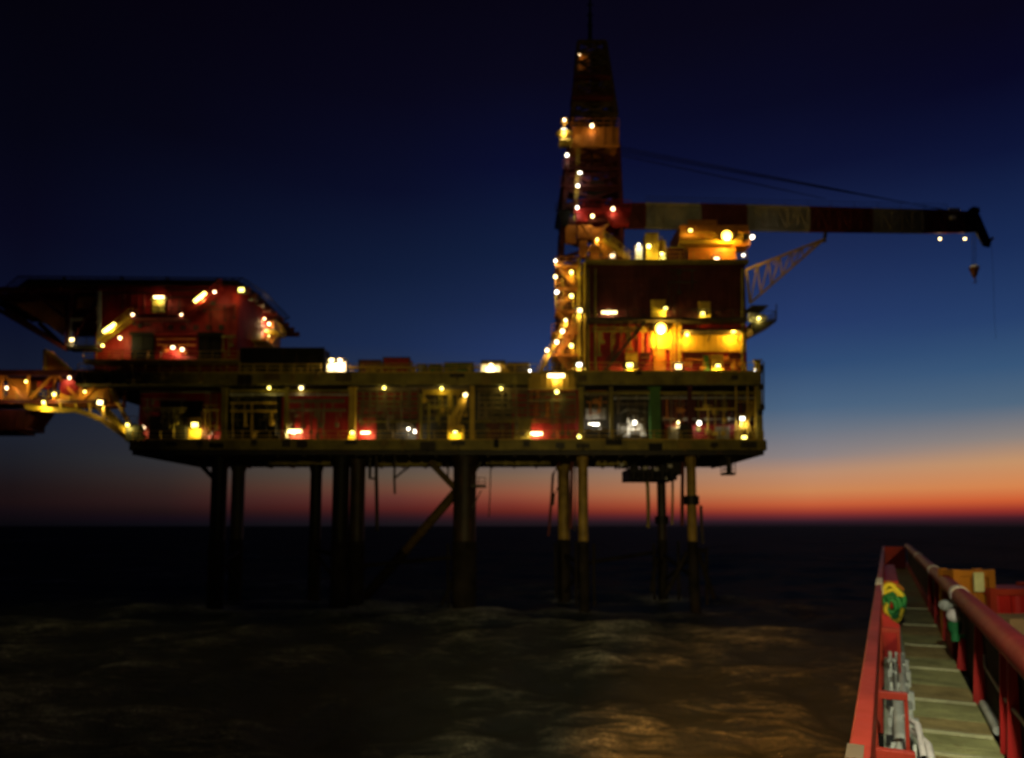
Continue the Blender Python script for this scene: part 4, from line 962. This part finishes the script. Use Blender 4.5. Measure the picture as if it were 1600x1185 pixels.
LAMPS = [
 (248, 463, 89.4, 'tube', 'warm', 70, 'long lamp over the olive door high on the red module'),
 (311, 463, 88.1, 'tube', 'yel', 60, 'tilted lamp alongside the upper flight of stairs on the red module', -40),
 (169, 511, 88.1, 'tube', 'yel', 60, 'tilted lamp alongside the lower left flight of stairs on the red module', -38),
 (187, 528, 88.6, 'bulb', 'warm', 40, 'small lamp just under the lower left flight of stairs'),
 (270, 543, 89.3, 'flood', 'peach', 75, 'lamp between the two black doorways at the foot of the red module'),
 (284, 546, 89.3, 'bulb', 'peach', 25, 'smaller lamp right of the floodlight between the two black doorways'),
 (377, 453, 88.9, 'flood', 'yel', 40, 'lamp at the right rim of the helicopter deck'),
 (403, 491, 98, 'flood', 'peach', 60, 'topmost lamp on the side stairs of the red module'),
 (420, 506, 100, 'bulb', 'peach', 60, 'middle lamp on the side stairs of the red module'),
 (428, 513, 100.5, 'bulb', 'warm', 30, 'outermost lamp on the side stairs of the red module'),
 (420, 524, 100, 'bulb', 'yel', 40, 'lowest lamp on the side stairs of the red module'),
 (112, 531, 88.6, 'flood', 'warm', 75, 'lamp on the narrow walkway at the foot of the helideck frame'),
 (84, 616, 86.8, 'bulb', 'yel', 60, 'upper of two lamps close together on the link bridge'),
 (68, 629, 86.6, 'flood', 'yel', 110, 'bright yellow lamp low on the link bridge'),
 (156, 629, 86.7, 'flood', 'warm', 45, 'lamp at the platform end of the link bridge'),
 (10, 606, 86.6, 'bulb', 'peach', 50, 'lamp inside the link bridge at the left picture edge'),
 (108, 590, 86.8, 'bulb', 'peach', 45, 'small lamp above the red cable drum on the link bridge'),
 (199, 664, 86.0, 'flood', 'yel', 70, 'lamp on the corner landing at the left end of the lower deck'),
 (304, 664, 87.5, 'flood', 'yel', 150, 'brightest lamp in the left red bay of the lower deck'),
 (328, 676, 88.2, 'bulb', 'peach', 30, 'small lamp in front of the maroon door in the left red bay'),
 (223, 668, 88.4, 'bulb', 'peach', 22, 'small lamp at the left end of the left red bay'),
 (460, 672, 88.2, 'tube', 'warm', 190, 'lamp on the red wall right of the black module, lower deck'),
 (571, 675, 88.0, 'tube', 'warm', 150, 'lamp on the red wall just right of the yellow column'),
 (638, 670, 87.2, 'bulb', 'white', 35, 'left one of the small twin lamps beside the dark louvers'),
 (648, 674, 87.2, 'bulb', 'white', 35, 'right one of the small twin lamps beside the dark louvers'),
 (711, 675, 86.5, 'flood', 'yel', 90, 'lamp at the foot of the small yellow davit crane'),
 (727, 617, 86.5, 'bulb', 'warm', 14, 'lamp at the top of the small yellow davit crane'),
 (838, 676, 87.8, 'tube', 'warm', 190, 'lamp on the red wall below the right-hand louvers'),
 (928, 662, 88.4, 'tube', 'white', 90, 'cool white tube light below the grey control panel'),
 (992, 660, 87.2, 'bulb', 'white', 35, 'small lamp in front of the pale pump skid'),
 (1060, 660, 87.3, 'bulb', 'warm', 40, 'small lamp left of the maroon column, lower deck'),
 (1093, 661, 87.3, 'bulb', 'white', 30, 'small lamp right of the maroon column, lower deck'),
 (1160, 654, 86.4, 'flood', 'white', 70, 'upper lamp in the yellow corner stairway'),
 (1163, 684, 86.2, 'flood', 'yel', 120, 'lower lamp in the yellow corner stairway'),
 (531, 563, 86.9, 'flood', 'peach', 130, 'large lamp right of the long black container'),
 (518, 563, 86.9, 'flood', 'warm', 80, 'second lamp touching the black container, left of its twin'),
 (767, 570, 87.0, 'flood', 'warm', 140, 'large lamp in front of the olive container'),
 (828, 579, 88.0, 'bulb', 'white', 25, 'small pale lamp left of the yellow stair landing'),
 (869, 585, 85.2, 'tube', 'warm', 70, 'tube light just above the yellow stair landing'),
 (868, 407, 86.9, 'bulb', 'white', 35, 'topmost lamp on the left edge of the stair tower'),
 (870, 456, 86.9, 'bulb', 'white', 30, 'second lamp from the top on the left edge of the stair tower'),
 (884, 500, 86.7, 'bulb', 'warm', 40, 'upper lamp beside the long yellow stairway'),
 (879, 517, 86.7, 'bulb', 'peach', 35, 'middle lamp beside the long yellow stairway'),
 (870, 534, 86.7, 'bulb', 'peach', 35, 'lower lamp beside the long yellow stairway'),
 (855, 547, 86.7, 'bulb', 'peach', 30, 'lowest lamp at the foot of the long yellow stairway'),
 (905, 485, 87.5, 'flood', 'warm', 30, 'lamp halfway up the thick yellow post'),
 (905, 570, 87.5, 'flood', 'white', 35, 'lamp near the bottom of the thick yellow post'),
 (952, 487, 88.0, 'tube', 'warm', 90, 'lamp at the left end of the block walkway'),
 (1040, 482, 88.0, 'flood', 'yel', 90, 'lamp on the walkway directly above the bright entrance'),
 (1033, 513, 87.9, 'big', 'sod', 900, 'glaring lamp over the entrance of the block'),
 (1146, 518, 87.9, 'bulb', 'sod', 260, 'added orange lamp under the door canopy near the right corner'),  # unseen bulb, added to brighten the cladding band
 (1074, 522, 88.0, 'bulb', 'sod', 160, 'added orange lamp at the left end of the yellow cladding'),  # second unseen bulb added for the same cladding
 (1098, 490, 88.0, 'flood', 'yel', 110, 'lamp on the right part of the block walkway'),
 (984, 571, 87.8, 'flood', 'yel', 190, 'lamp at the foot of the block near the stairs'),
 (1060, 573, 87.8, 'flood', 'warm', 190, 'lamp at the foot of the block right of the orange door'),
 (1122, 572, 87.8, 'flood', 'yel', 190, 'lamp at the foot of the block beside the green cabinet'),
 (1186, 497, 86.4, 'bulb', 'yel', 35, 'lamp in front of the white canister on the corner balcony'),
 (1180, 580, 86.3, 'bulb', 'white', 20, 'small lamp on the right end of the upper deck'),
 (957, 400, 89.7, 'flood', 'peach', 70, 'lamp under the yellow roof stairs'),
 (1014, 384, 89.2, 'bulb', 'yel', 90, 'lamp on the front of the tall yellow roof cabin'),
 (1034, 396, 89.4, 'bulb', 'yel', 50, 'lamp beside the low pale roof locker'),
 (998, 382, 89.6, 'bulb', 'white', 20, 'lamp above the short roof vent'),
 (1079, 360, 91.2, 'flood', 'yel', 50, 'lamp at the left end of the crane machine house'),
 (1136, 368, 90.6, 'big', 'sod', 480, 'largest and brightest orange lamp, on the crane'),
 (1120, 405, 90.6, 'flood', 'peach', 80, 'pinkish lamp in front of the crane base house'),
 (1176, 370, 91.2, 'bulb', 'white', 25, 'small lamp at the right side of the crane cab'),
 (1162, 399, 90.4, 'bulb', 'white', 25, 'small lamp under the crane cab'),
 (881, 203, 90.6, 'flood', 'white', 60, 'lamp on the side dish of the mast platform'),
 (882, 187, 90.9, 'bulb', 'peach', 16, 'small orange lamp on top of the mast side dish'),
 (886, 242, 91.6, 'bulb', 'white', 12, 'small lamp just below the mast side dish'),
 (906, 270, 91.2, 'flood', 'white', 40, 'whitest lamp halfway up the mast'),
 (903, 290, 91.2, 'bulb', 'white', 12, 'small lamp under the whitest mast lamp'),
 (902, 324, 90.8, 'bulb', 'white', 25, 'lamp on the left of the red mast gallery'),
 (926, 337, 90.8, 'bulb', 'warm', 30, 'lamp below the middle of the red mast gallery'),
 (1469, 373, 93.6, 'bulb', 'warm', 25, 'left lamp of the pair under the boom tip'),
 (1508, 373, 93.6, 'bulb', 'warm', 25, 'right lamp of the pair under the boom tip'),
]
LAMPS += [
 (390, 468, 94, 'bulb', 'warm', 30, 'lamp under the right edge of the helicopter deck, above the side stairs'),
 (397, 481, 96, 'bulb', 'yel', 35, 'lamp between the helideck edge lamp and the side stair lamps'),
 (335, 456, 88.0, 'bulb', 'peach', 25, 'small lamp at the head of the upper stairs on the red module'),
 (207, 492, 87.8, 'bulb', 'peach', 12, 'faint lamp at the left end of the red module walkway'),
 (283, 492, 87.8, 'bulb', 'peach', 10, 'faint lamp at the right end of the red module walkway'),
 (40, 596, 86.6, 'bulb', 'yel', 35, 'lamp on the left part of the link bridge truss'),
 (132, 612, 86.8, 'bulb', 'yel', 30, 'lamp between the drum and the platform end of the link bridge'),
 (550, 676, 86.2, 'bulb', 'yel', 40, 'lamp at the foot of the left yellow column'),
 (905, 682, 86.3, 'bulb', 'yel', 30, 'low lamp left of the cool white tube light'),
 (420, 606, 86.3, 'bulb', 'yel', 18, 'faint lamp above the black module of the lower deck'),
 (868, 432, 86.9, 'bulb', 'warm', 18, 'small lamp between the two topmost lamps on the stair tower edge'),
 (893, 425, 87.3, 'bulb', 'yel', 40, 'lamp beside the thick yellow post at roof height'),
 (893, 462, 87.3, 'bulb', 'yel', 30, 'lamp inside the stair tower below roof height'),
 (893, 540, 87.3, 'bulb', 'yel', 30, 'lamp inside the stair tower near its foot'),
 (933, 374, 90.9, 'bulb', 'yel', 40, 'small lamp in the winch gear under the mast gallery'),
 (958, 326, 90.8, 'bulb', 'peach', 14, 'lamp at the right end of the red mast gallery'),
 (925, 196, 91.3, 'bulb', 'peach', 14, 'faint added lamp over the orange mast platform'),  # no such lamp visible; added to lift the upper mast
 (905, 84, 94.0, 'bulb', 'peach', 8, 'faint added lamp near the top of the mast'),  # also added, lights the upper mast and its orange panel
 (470, 606, 86.9, 'bulb', 'warm', 10, 'faint lamp under the upper deck over the second red bay'),
 (600, 606, 86.9, 'bulb', 'yel', 22, 'faint lamp under the upper deck above the middle louvers'),
 (690, 607, 86.9, 'bulb', 'yel', 25, 'faint lamp under the upper deck left of the davit crane'),
 (783, 607, 86.9, 'bulb', 'yel', 20, 'faint lamp under the upper deck right of the davit crane'),
 (870, 612, 86.6, 'bulb', 'yel', 20, 'faint lamp below the yellow stair landing'),
 (160, 540, 88.0, 'bulb', 'yel', 35, 'lamp at the foot of the lower left stairs of the red module'),
 (413, 498, 99, 'bulb', 'warm', 40, 'second lamp from the top on the side stairs of the red module'),
 (416, 515, 99.5, 'bulb', 'peach', 40, 'inner lamp on the side stairs of the red module'),
]
for a in LAMPS:
    px, py, Y, kind, c, w, lab = a[:7]
    lamp(px, py, Y, kind, c, w*K, lab, tilt=a[7] if len(a) > 7 else 0)

# ------------------------------------------------------------------ gangway of the ship (foreground)
AZ = math.atan2(ray(1384, 822).x, ray(1384, 822).y)
gv, rv, zv = Vector((math.sin(AZ), math.cos(AZ), 0)), Vector((math.cos(AZ), -math.sin(AZ), 0)), Vector((0, 0, 1))
EYE = Vector((0, 0, H))
def W(s, l, h): return EYE + gv*s + rv*l - zv*h            # along, to the right, below the eye
def G(px, py, h):
    d = ray(px, py); t = -h/d.z; p = d*t; return p.dot(gv), p.dot(rv)
hr, hdk = 1.08, 2.18
lL = G(1352, 1094, hr)[1]; lD0 = G(1437, 1185, hdk)[1]; lD1 = G(1562, 1170, hdk)[1]; lR = G(1588, 1010, hr-.02)[1]
sF = G(1395, 853, hr)[0]; S0 = 1.0
gw = thing('ship_gangway', W(S0, (lL+lR)/2, hdk+.5), 'long red steel gangway reaching out from the ship at lower right', 'gangway')
def gbox(mb, s0, s1, l0, l1, h0, h1):      # box in gangway axes
    vs = [W(s, l, h) for h in (h1, h0) for s, l in ((s0, l0), (s1, l0), (s1, l1), (s0, l1))]
    return mb.add(vs, [(0,1,2,3),(7,6,5,4),(0,4,5,1),(1,5,6,2),(2,6,7,3),(3,7,4,0)])
m = MB(); gbox(m, S0, sF, lL-.05, lL+.05, hr, hr+.26); m.build('left_rail', 'gang_red', gw, .012)
m = MB(); m.tube(W(S0, lR, hr), W(sF, lR, hr), .128, n=28); m.build('right_rail', 'gang_tube', gw)
for s in [G(1508, 930, hr)[0], G(1466, 893, hr)[0], G(1440, 870, hr)[0]]: m = MB(); m.tube(W(s-.22, lR, hr), W(s+.22, lR, hr), .138, n=28); m.build('reflective_band', 'band_white', gw)
for s in [G(1335, 1175, hr)[0]]: m = MB(); gbox(m, s-.12, s+.12, lL-.056, lL+.02, hr-.006, hr+.1); m.build('reflective_band', 'brown_louver', gw)
for s in [G(1373, 908, hr)[0]]: m = MB(); gbox(m, s-.9, s+.9, lL-.056, lL+.056, hr-.006, hr+.2)
m.build('reflective_band', 'band_white', gw)
# deck plates with raised nosings
edges = sorted(set([S0] + [G(1470, y, hdk)[0] for y in (1215, 1181, 1164, 1147, 1123, 1098, 1072, 1048, 1030, 1012, 995, 980, 966, 954, 943, 934, 925, 917, 910)] + [34, 37, sF]))
for k, (a, b_) in enumerate(zip(edges, edges[1:])):
    m = MB(); gbox(m, a+.01, b_-.01, lD0, lD1, hdk, hdk+.05)
    for j in range(6):
        l = lD0+(lD1-lD0)*(j+.5)/6; gbox(m, a+.03, b_-.03, l-.006, l+.006, hdk-.006, hdk)
    m.build('deck_plate', ('plank_olive', 'plank_tan', 'plank_olive', 'plank_olive', 'plank_tan')[k % 5], gw)
m = MB()
for y in (1181, 1147, 1098, 1048, 1012, 980, 954): 
    s = G(1470, y, hdk)[0]; m = MB(); gbox(m, s-.035, s+.035, lD0+.02, lD1-.02, hdk-.035, hdk-.007); m.build('nosing_strip', 'nosing', gw)
m = MB(); gbox(m, S0, sF, lD0-.05, lD0-.004, hdk-.10, hdk+.14); m.build('deck_curb', 'tray_grey', gw, .006)
m = MB(); gbox(m, S0, sF, lL-.04, lD1+.25, hdk+.2, hdk+.42)
for k in range(20): gbox(m, S0+k*2, S0+k*2+.12, lL-.04, lD1+.2, hdk+.055, hdk+.2)
m.build('under_frame', 'black_steel', gw)
# right side: sheet coloured black for the shade there, with red tapering uprights
m = MB(); gbox(m, S0, sF, lR+.02, lR+.05, hr+.12, hdk+.2); m.build('side_sheet', 'sheet_shade', gw)
m = MB()
for px, y, hgt, wd in ((1533, 1101, .98, .13), (1505, 1048, .55, .13), (1480, 1002, .98, .1), (1466, 975, .98, .1), (1455, 955, .98, .1), (1590, 1205, 1.0, .08), (1578, 1180, 1.0, .05)):
    s = G(px, y, hdk)[0]
    m = MB(); m.plate([W(s, lD1-wd*.3, hdk-.002), W(s, lR+.018, hdk-.002), W(s, lR+.018, hdk-hgt), W(s, lR-.05, hdk-hgt)], gv*.05); m.build('upright_gusset', 'gang_deep', gw)
m = MB(); gbox(m, G(1490, 1025, hdk)[0], sF, lD1+.01, lD1+.06, hdk-.22, hdk+.1); m.build('toe_board', 'gang_deep', gw)
m = MB(); pts = [W(G(1553, 1025, 1.5)[0], lR-.02, 1.5), W(G(1575, 1050, 1.6)[0]+.3, lR-.03, 1.62), W(G(1600, 1085, 1.6)[0], lR-.03, 1.66), W(3.5, lR-.03, 1.5)]
m.path(pts, .018); m.build('slack_rope', 'hose_grey', gw)
m = MB(); s = G(1545, 1108, hdk)[0]; m.tube(W(s, lD1+.05, hdk-.05), W(s-1.3, lD1+.05, hdk-.05), .05, n=12); m.build('cleat_pipe', 'hose_grey', gw)
# left side frame, cable tray and cross bars
m = MB()
for s in (2.6, 4.6, 6.2, 9.6, 12.5, 16, 20, 25, 31, 37): gbox(m, s-.05, s+.05, lL-.045, lL+.045, hr+.26, hdk+.2)
for a, b_ in ((4.6, 6.2), (6.2, 9.6), (9.6, 12.5), (12.5, 16), (16, 20)): m.beam(W(a, lL-.02, hr+.28), W(b_, lL-.02, hdk+.1), .06)
m.build('side_frame', 'gang_red', gw, .008)
m = MB()
for y, hb in ((1170, 1.33), (1080, 1.33), (981, 1.33)):
    s = G(1385, y, hb)[0]; m = MB(); gbox(m, s-.03, s+.03, lL+.05, lL+.26, hb, hb+.06); gbox(m, s-.02, s+.02, lL+.23, lL+.26, hb+.06, hdk-.02); m.build('cross_bar', 'gang_red', gw, .006)
m = MB(); gbox(m, S0, 13.2, lL+.06, lD0-.055, hdk-.0, hdk+.06); gbox(m, S0, 13.2, lL+.06, lL+.09, hdk-.12, hdk)
m.build('cable_tray', 'tray_grey', gw)
m = MB(); s = G(1390, 1030, hdk)[0]
m.plate([W(s, lL+.05, 1.45), W(s, lD0-.06, 1.62), W(s, lD0-.06, hdk), W(s, lL+.05, hdk)], gv*.04)
m.plate([W(s+3.3, lL+.05, 1.75), W(s+3.3, lD0-.2, 1.85), W(s+3.3, lD0-.06, hdk), W(s+3.3, lL+.05, hdk)], gv*.04)
gbox(m, s, s+3.3, lL+.08, lL+.12, 1.8, hdk); m.build('bulkhead_plate', 'gang_deep', gw)
m = MB(); m.plate([W(sF-2, lL+.05, hr), W(sF-2, lR-.15, hr), W(sF-2, lR-.15, hdk), W(sF-2, lL+.05, hdk)], gv*.08)
m.build('end_gate', 'gang_deep', gw)
m = MB(); gbox(m, 19, 27, lL+.06, lL+.36, 1.25, 1.9); m.build('valve_cabinet', 'gang_deep', gw, .02)
# hydraulics in the tray
hy = thing('hydraulic_lines', W(5.5, (lL+lD0)/2, hdk), 'bundle of grey hoses, valves and cylinder in the tray left of the walkway', 'hydraulics')
lw = lD0-lL
for l, rr, mt, hh in ((.16, .022, 'hose_grey', .10), (.24, .03, 'hose_grey', .12), (.30, .016, 'hose_black', .08), (.36, .02, 'hose_black', .10), (.20, .014, 'hose_black', .16), (.41, .018, 'hose_grey', .07)):
    m = MB(); pts = [W(1.5+k*.82, lL+l*lw/.46+.015*math.sin(k*.7+l*30), hdk-hh-.02*math.sin(k*.9+l*11)) for k in range(15)]
    m.path(pts, rr, 10); m.build('hose', mt, hy)
m = MB(); m.tube(W(5.9, lL+.2, hdk-.26), W(9.6, lL+.2, hdk-.26), .055, n=18); m.tube(W(9.7, lL+.27, hdk-.24), W(12.6, lL+.27, hdk-.24), .05, n=16); m.tube(W(5.2, lL+.2, hdk-.26), W(5.9, lL+.2, hdk-.26), .03, n=14); m.build('cylinder', 'hose_grey', hy)
for s in (5.0, 6.3, 7.4, 8.8, 10.2, 11.6, 12.6):
    m = MB(); gbox(m, s-.06, s+.06, lL+.1, lL+.38, hdk-.2, hdk-.001)
    for l in (.14, .22, .31): m.tube(W(s, lL+l, hdk-.2), W(s, lL+l, hdk-.30), .022, n=10)
    m.build('valve_block', 'hose_grey', hy)
for s in (4.2, 5.6, 7.9, 9.5): m = MB(); gbox(m, s-.035, s+.035, lL+.08, lD0-.07, hdk-.23, hdk-.16); m.build('hose_clamp', 'hose_black', hy)
m = MB(); gbox(m, 4.35, 4.85, lL+.18, lL+.36, hdk-.25, hdk-.001); m.build('junction_box', 'tray_grey', hy)
m = MB(); m.path([W(7.9, lL+.30, hdk-.3), W(7.2, lL+.40, hdk-.36), W(6.6, lL+.42, hdk-.28), W(6.1, lL+.46, hdk-.2)], .03, 10); m.path([W(8.4, lL+.25, hdk-.3), W(7.6, lL+.34, hdk-.42), W(7.0, lL+.36, hdk-.3)], .028, 10); m.build('looped_hose', 'band_white', hy)
# hose coil hanging inside the left rail
sc, lc = G(1393, 943, 1.62); hc = 1.62
co = thing('hose_coil', W(sc, lc, hc+.42), 'round coil of green and yellow hose hanging inside the left gangway rail', 'hose coil')
def ring(mb, rad, r, cx, dh, a0=0, a1=360, tilt=.0):
    pts = []
    for k in range(25):
        a = R(a0+(a1-a0)*k/24); wob = 1+.05*math.sin(a*3+rad*60)+.04*math.sin(a*5+rad*23); pts.append(W(sc+cx+.25*math.sin(a)*tilt*.2, lc+rad*wob*.62*math.sin(a)+.02*tilt*math.sin(2*a), hc+dh-rad*wob*math.cos(a)))
    mb.path(pts, r, 10)
m = MB()
for k, rd in enumerate((.37, .31, .25, .19, .13)): ring(m, rd, .048, .06*(k % 2), .015*k)
m.build('green_loops', 'coil_green', co)
m = MB(); ring(m, .36, .045, -.08, -.01, -62, 66); ring(m, .29, .04, -.08, .0, -50, 55); ring(m, .34, .042, -.09, .05, 95, 185, 1); ring(m, .18, .042, -.10, .17, 190, 330, 1); m.build('yellow_loops', 'coil_yellow', co)
m = MB(); ring(m, .39, .03, -.02, -.06, -60, 60); m.build('orange_tie', 'crate_orange', co)
m = MB(); m.beam(W(sc, lL+.05, hc-.36), W(sc, lc, hc-.36), .04); m.build('hanger', 'gang_red', co)
# domed lamp on the right side
sb, lb = G(1491, 962, 1.36)
bl = thing('deck_beacon', W(sb, lb, 1.7), 'white domed beacon with dark green base on the right gangway side', 'beacon')
def ball(mb, c, r, n=16, m_=10, sq=1.0):
    vs, fs = [], []
    for i in range(m_+1):
        a = math.pi*i/m_
        for j in range(n):
            b_ = 2*math.pi*j/n; vs.append(c+Vector((r*math.sin(a)*math.cos(b_), r*math.sin(a)*math.sin(b_), r*math.cos(a)*sq)))
    for i in range(m_):
        for j in range(n): fs.append((i*n+j, (i+1)*n+j, (i+1)*n+(j+1) % n, i*n+(j+1) % n))
    mb.add(vs, fs, True)
ll = lb
m = MB(); ball(m, W(sb, ll, 1.36), .11); m.build('dome', 'band_white', bl)
m = MB(); m.tube(W(sb, ll, 1.46), W(sb, ll, 1.60), .10, .085, n=16); m.tube(W(sb, ll, 1.60), W(sb, ll, 1.74), .06, n=10); m.beam(W(sb, ll, 1.66), W(sb, lR+.02, 1.66), .06); m.build('base', 'coil_green', bl)
m = MB(); m.beam(W(sb+.3, ll-.05, 1.24), W(sb+.3, lR+.02, 1.24), .05); ball(m, W(sb+.3, ll-.10, 1.24), .09); m.build('grey_sensor', 'hose_grey', bl)

# ------------------------------------------------------------------ the ship's own deck with a crate, a container and lamps
def ship_pt(px, py, D): return P(px, py, D)
hs = 3.7
m = MB(); gbox(m, -10, 17.5, lR+.3, lR+16, hs, hs+.5); gbox(m, 17.3, 17.5, lR+.3, lR+16, hs-.12, hs-.004)
sd = m.build('ship_deck', 'deck_paint'); sd['kind'] = 'structure'; sd['label'] = 'dark steel ship deck beside the gangway'
def facing_box(name, label, cat, x0, x1, y0, D, dp, mat, frame, lidm=None):
    a, b_ = P(x0, y0, D), P(x1, y0, D); zb = H-hs
    t = thing(name, ((a.x+b_.x)/2, D+dp/2, zb), label, cat)
    m = MB(); m.box((a.x, D, zb+.12), (b_.x, D+dp, a.z)); n = max(2, int((b_.x-a.x)/.32))
    for k in range(n):
        x = a.x+(b_.x-a.x)*(k+.5)/n; w = (b_.x-a.x)/n*.28
        m.plate([(x-w*1.5, D-.002, zb+.14), (x-w, D-.05, zb+.14), (x+w, D-.05, zb+.14), (x+w*1.5, D-.002, zb+.14)], (0, 0, a.z-zb-.22))
    m.build('body', mat, t)
    m = MB()
    for x in (a.x-.03, b_.x+.03):
        for y in (D-.02, D+dp+.02): m.box((x-.06, y-.06, zb), (x+.06, y+.06, a.z+.06))
    m.box((a.x, D-.07, a.z-.07), (b_.x, D+.03, a.z+.05)); m.box((a.x, D-.07, zb+.01), (b_.x, D+.03, zb+.11))
    for x in (a.x-.03, b_.x+.03): m.box((x-.05, D, a.z-.06), (x+.05, D+dp, a.z+.04))
    m.build('corner_frame', frame, t)
    return t
facing_box('cargo_container', 'red corrugated container on the ship deck at the right picture edge', 'container', 1550, 1680, 924, 14.0, 1.5, 'gang_deep', 'gang_red')
oc = facing_box('orange_locker', 'orange steel locker on the ship deck left of the red container', 'locker', 1493, 1543, 895, 14.2, .35, 'crate_orange', 'crate_orange')
m = MB(); p = P(1528, 908, 14.1); m.plate([p+Vector((-.09, 0, -.2)), p+Vector((.09, 0, -.2)), p+Vector((.09, 0, .16)), p+Vector((-.09, 0, .16))], (0, -.04, 0)); m.build('highlight_plate', 'nosing', oc)  # pale plate paints a light highlight on the locker front
t = thing('timber_stack', (P(1592, 968, 12).x, 12.3, H-hs), 'pale timber stack in front of the red container', 'timber')
m = MB(); a = P(1578, 966, 12); 
for k in range(8):
    z0_ = H-hs+k*(a.z-H+hs)/8; m.box((a.x, 12, z0_+.01), (a.x+2.2, 12.7, z0_+(a.z-H+hs)/8-.01))
m.build('boards', 'timber', t)
# ship's floodlights on a post behind the viewer
sm = thing('ship_lamp_post', W(-3.0, lR+4.0, hs), 'steel post with floodlights on the ship deck behind the gangway', 'lamp post')
m = MB(); m.tube(W(-3, lR+4, hs), W(-3, lR+4, -4.2), .12, n=14); m.beam(W(-3, lL-4.9, -4.0), W(-3, lR+4.6, -4.0), .14); m.beam(W(-3, lR+4, -4.2), W(-3, lR+4, -4.6), .14); m.beam(W(-3, lR+4, -4.45), W(.8, lR-.6, -3.7), .16); m.build('post', 'grey_paint', sm)
def aim(frm, to): return (to-frm).to_track_quat('-Z', 'Y').to_euler()
def flood(frm, to, c, watts, size, blend, lens):
    dv = (to-frm).normalized(); side = dv.cross(Vector((0, 0, 1))).normalized(); up = side.cross(dv)
    m = MB(); m.tube(frm-dv*.5, frm-dv*.12, .12, .27, n=18); m.beam(frm-dv*.3, frm-dv*.3+Vector((0, 0, .35)), .06); o = m.build('lamp_head', 'dark_steel', sm)
    m = MB(); m.tube(frm-dv*.13, frm-dv*.09, .24, n=18); m.build('lens', lens, o)
    light('light_source', frm-Vector(sm.location), c, watts, sm, .15, size, aim(frm, to), blend)
flood(W(0.8, lR-.6, -3.3), W(6.0, .30, 2.1), (1, .92, .68), 3000, 100, .9, 'lens_warm')
flood(W(-3, lL-4.0, -3.6), P(1170, 1120, 39), (1, .36, .05), 420000, 25, 1.0, 'lens_sod')
flood(W(-3, lL-4.6, -3.6), Vector((7, 66, 0)), (1, .74, .34), 62000, 36, 1.0, 'lens_sod')
flood(W(-3, lR+4.4, -3.6), P(850, 590, 90), (1, .78, .27), 40000, 62, 1.0, 'lens_warm')
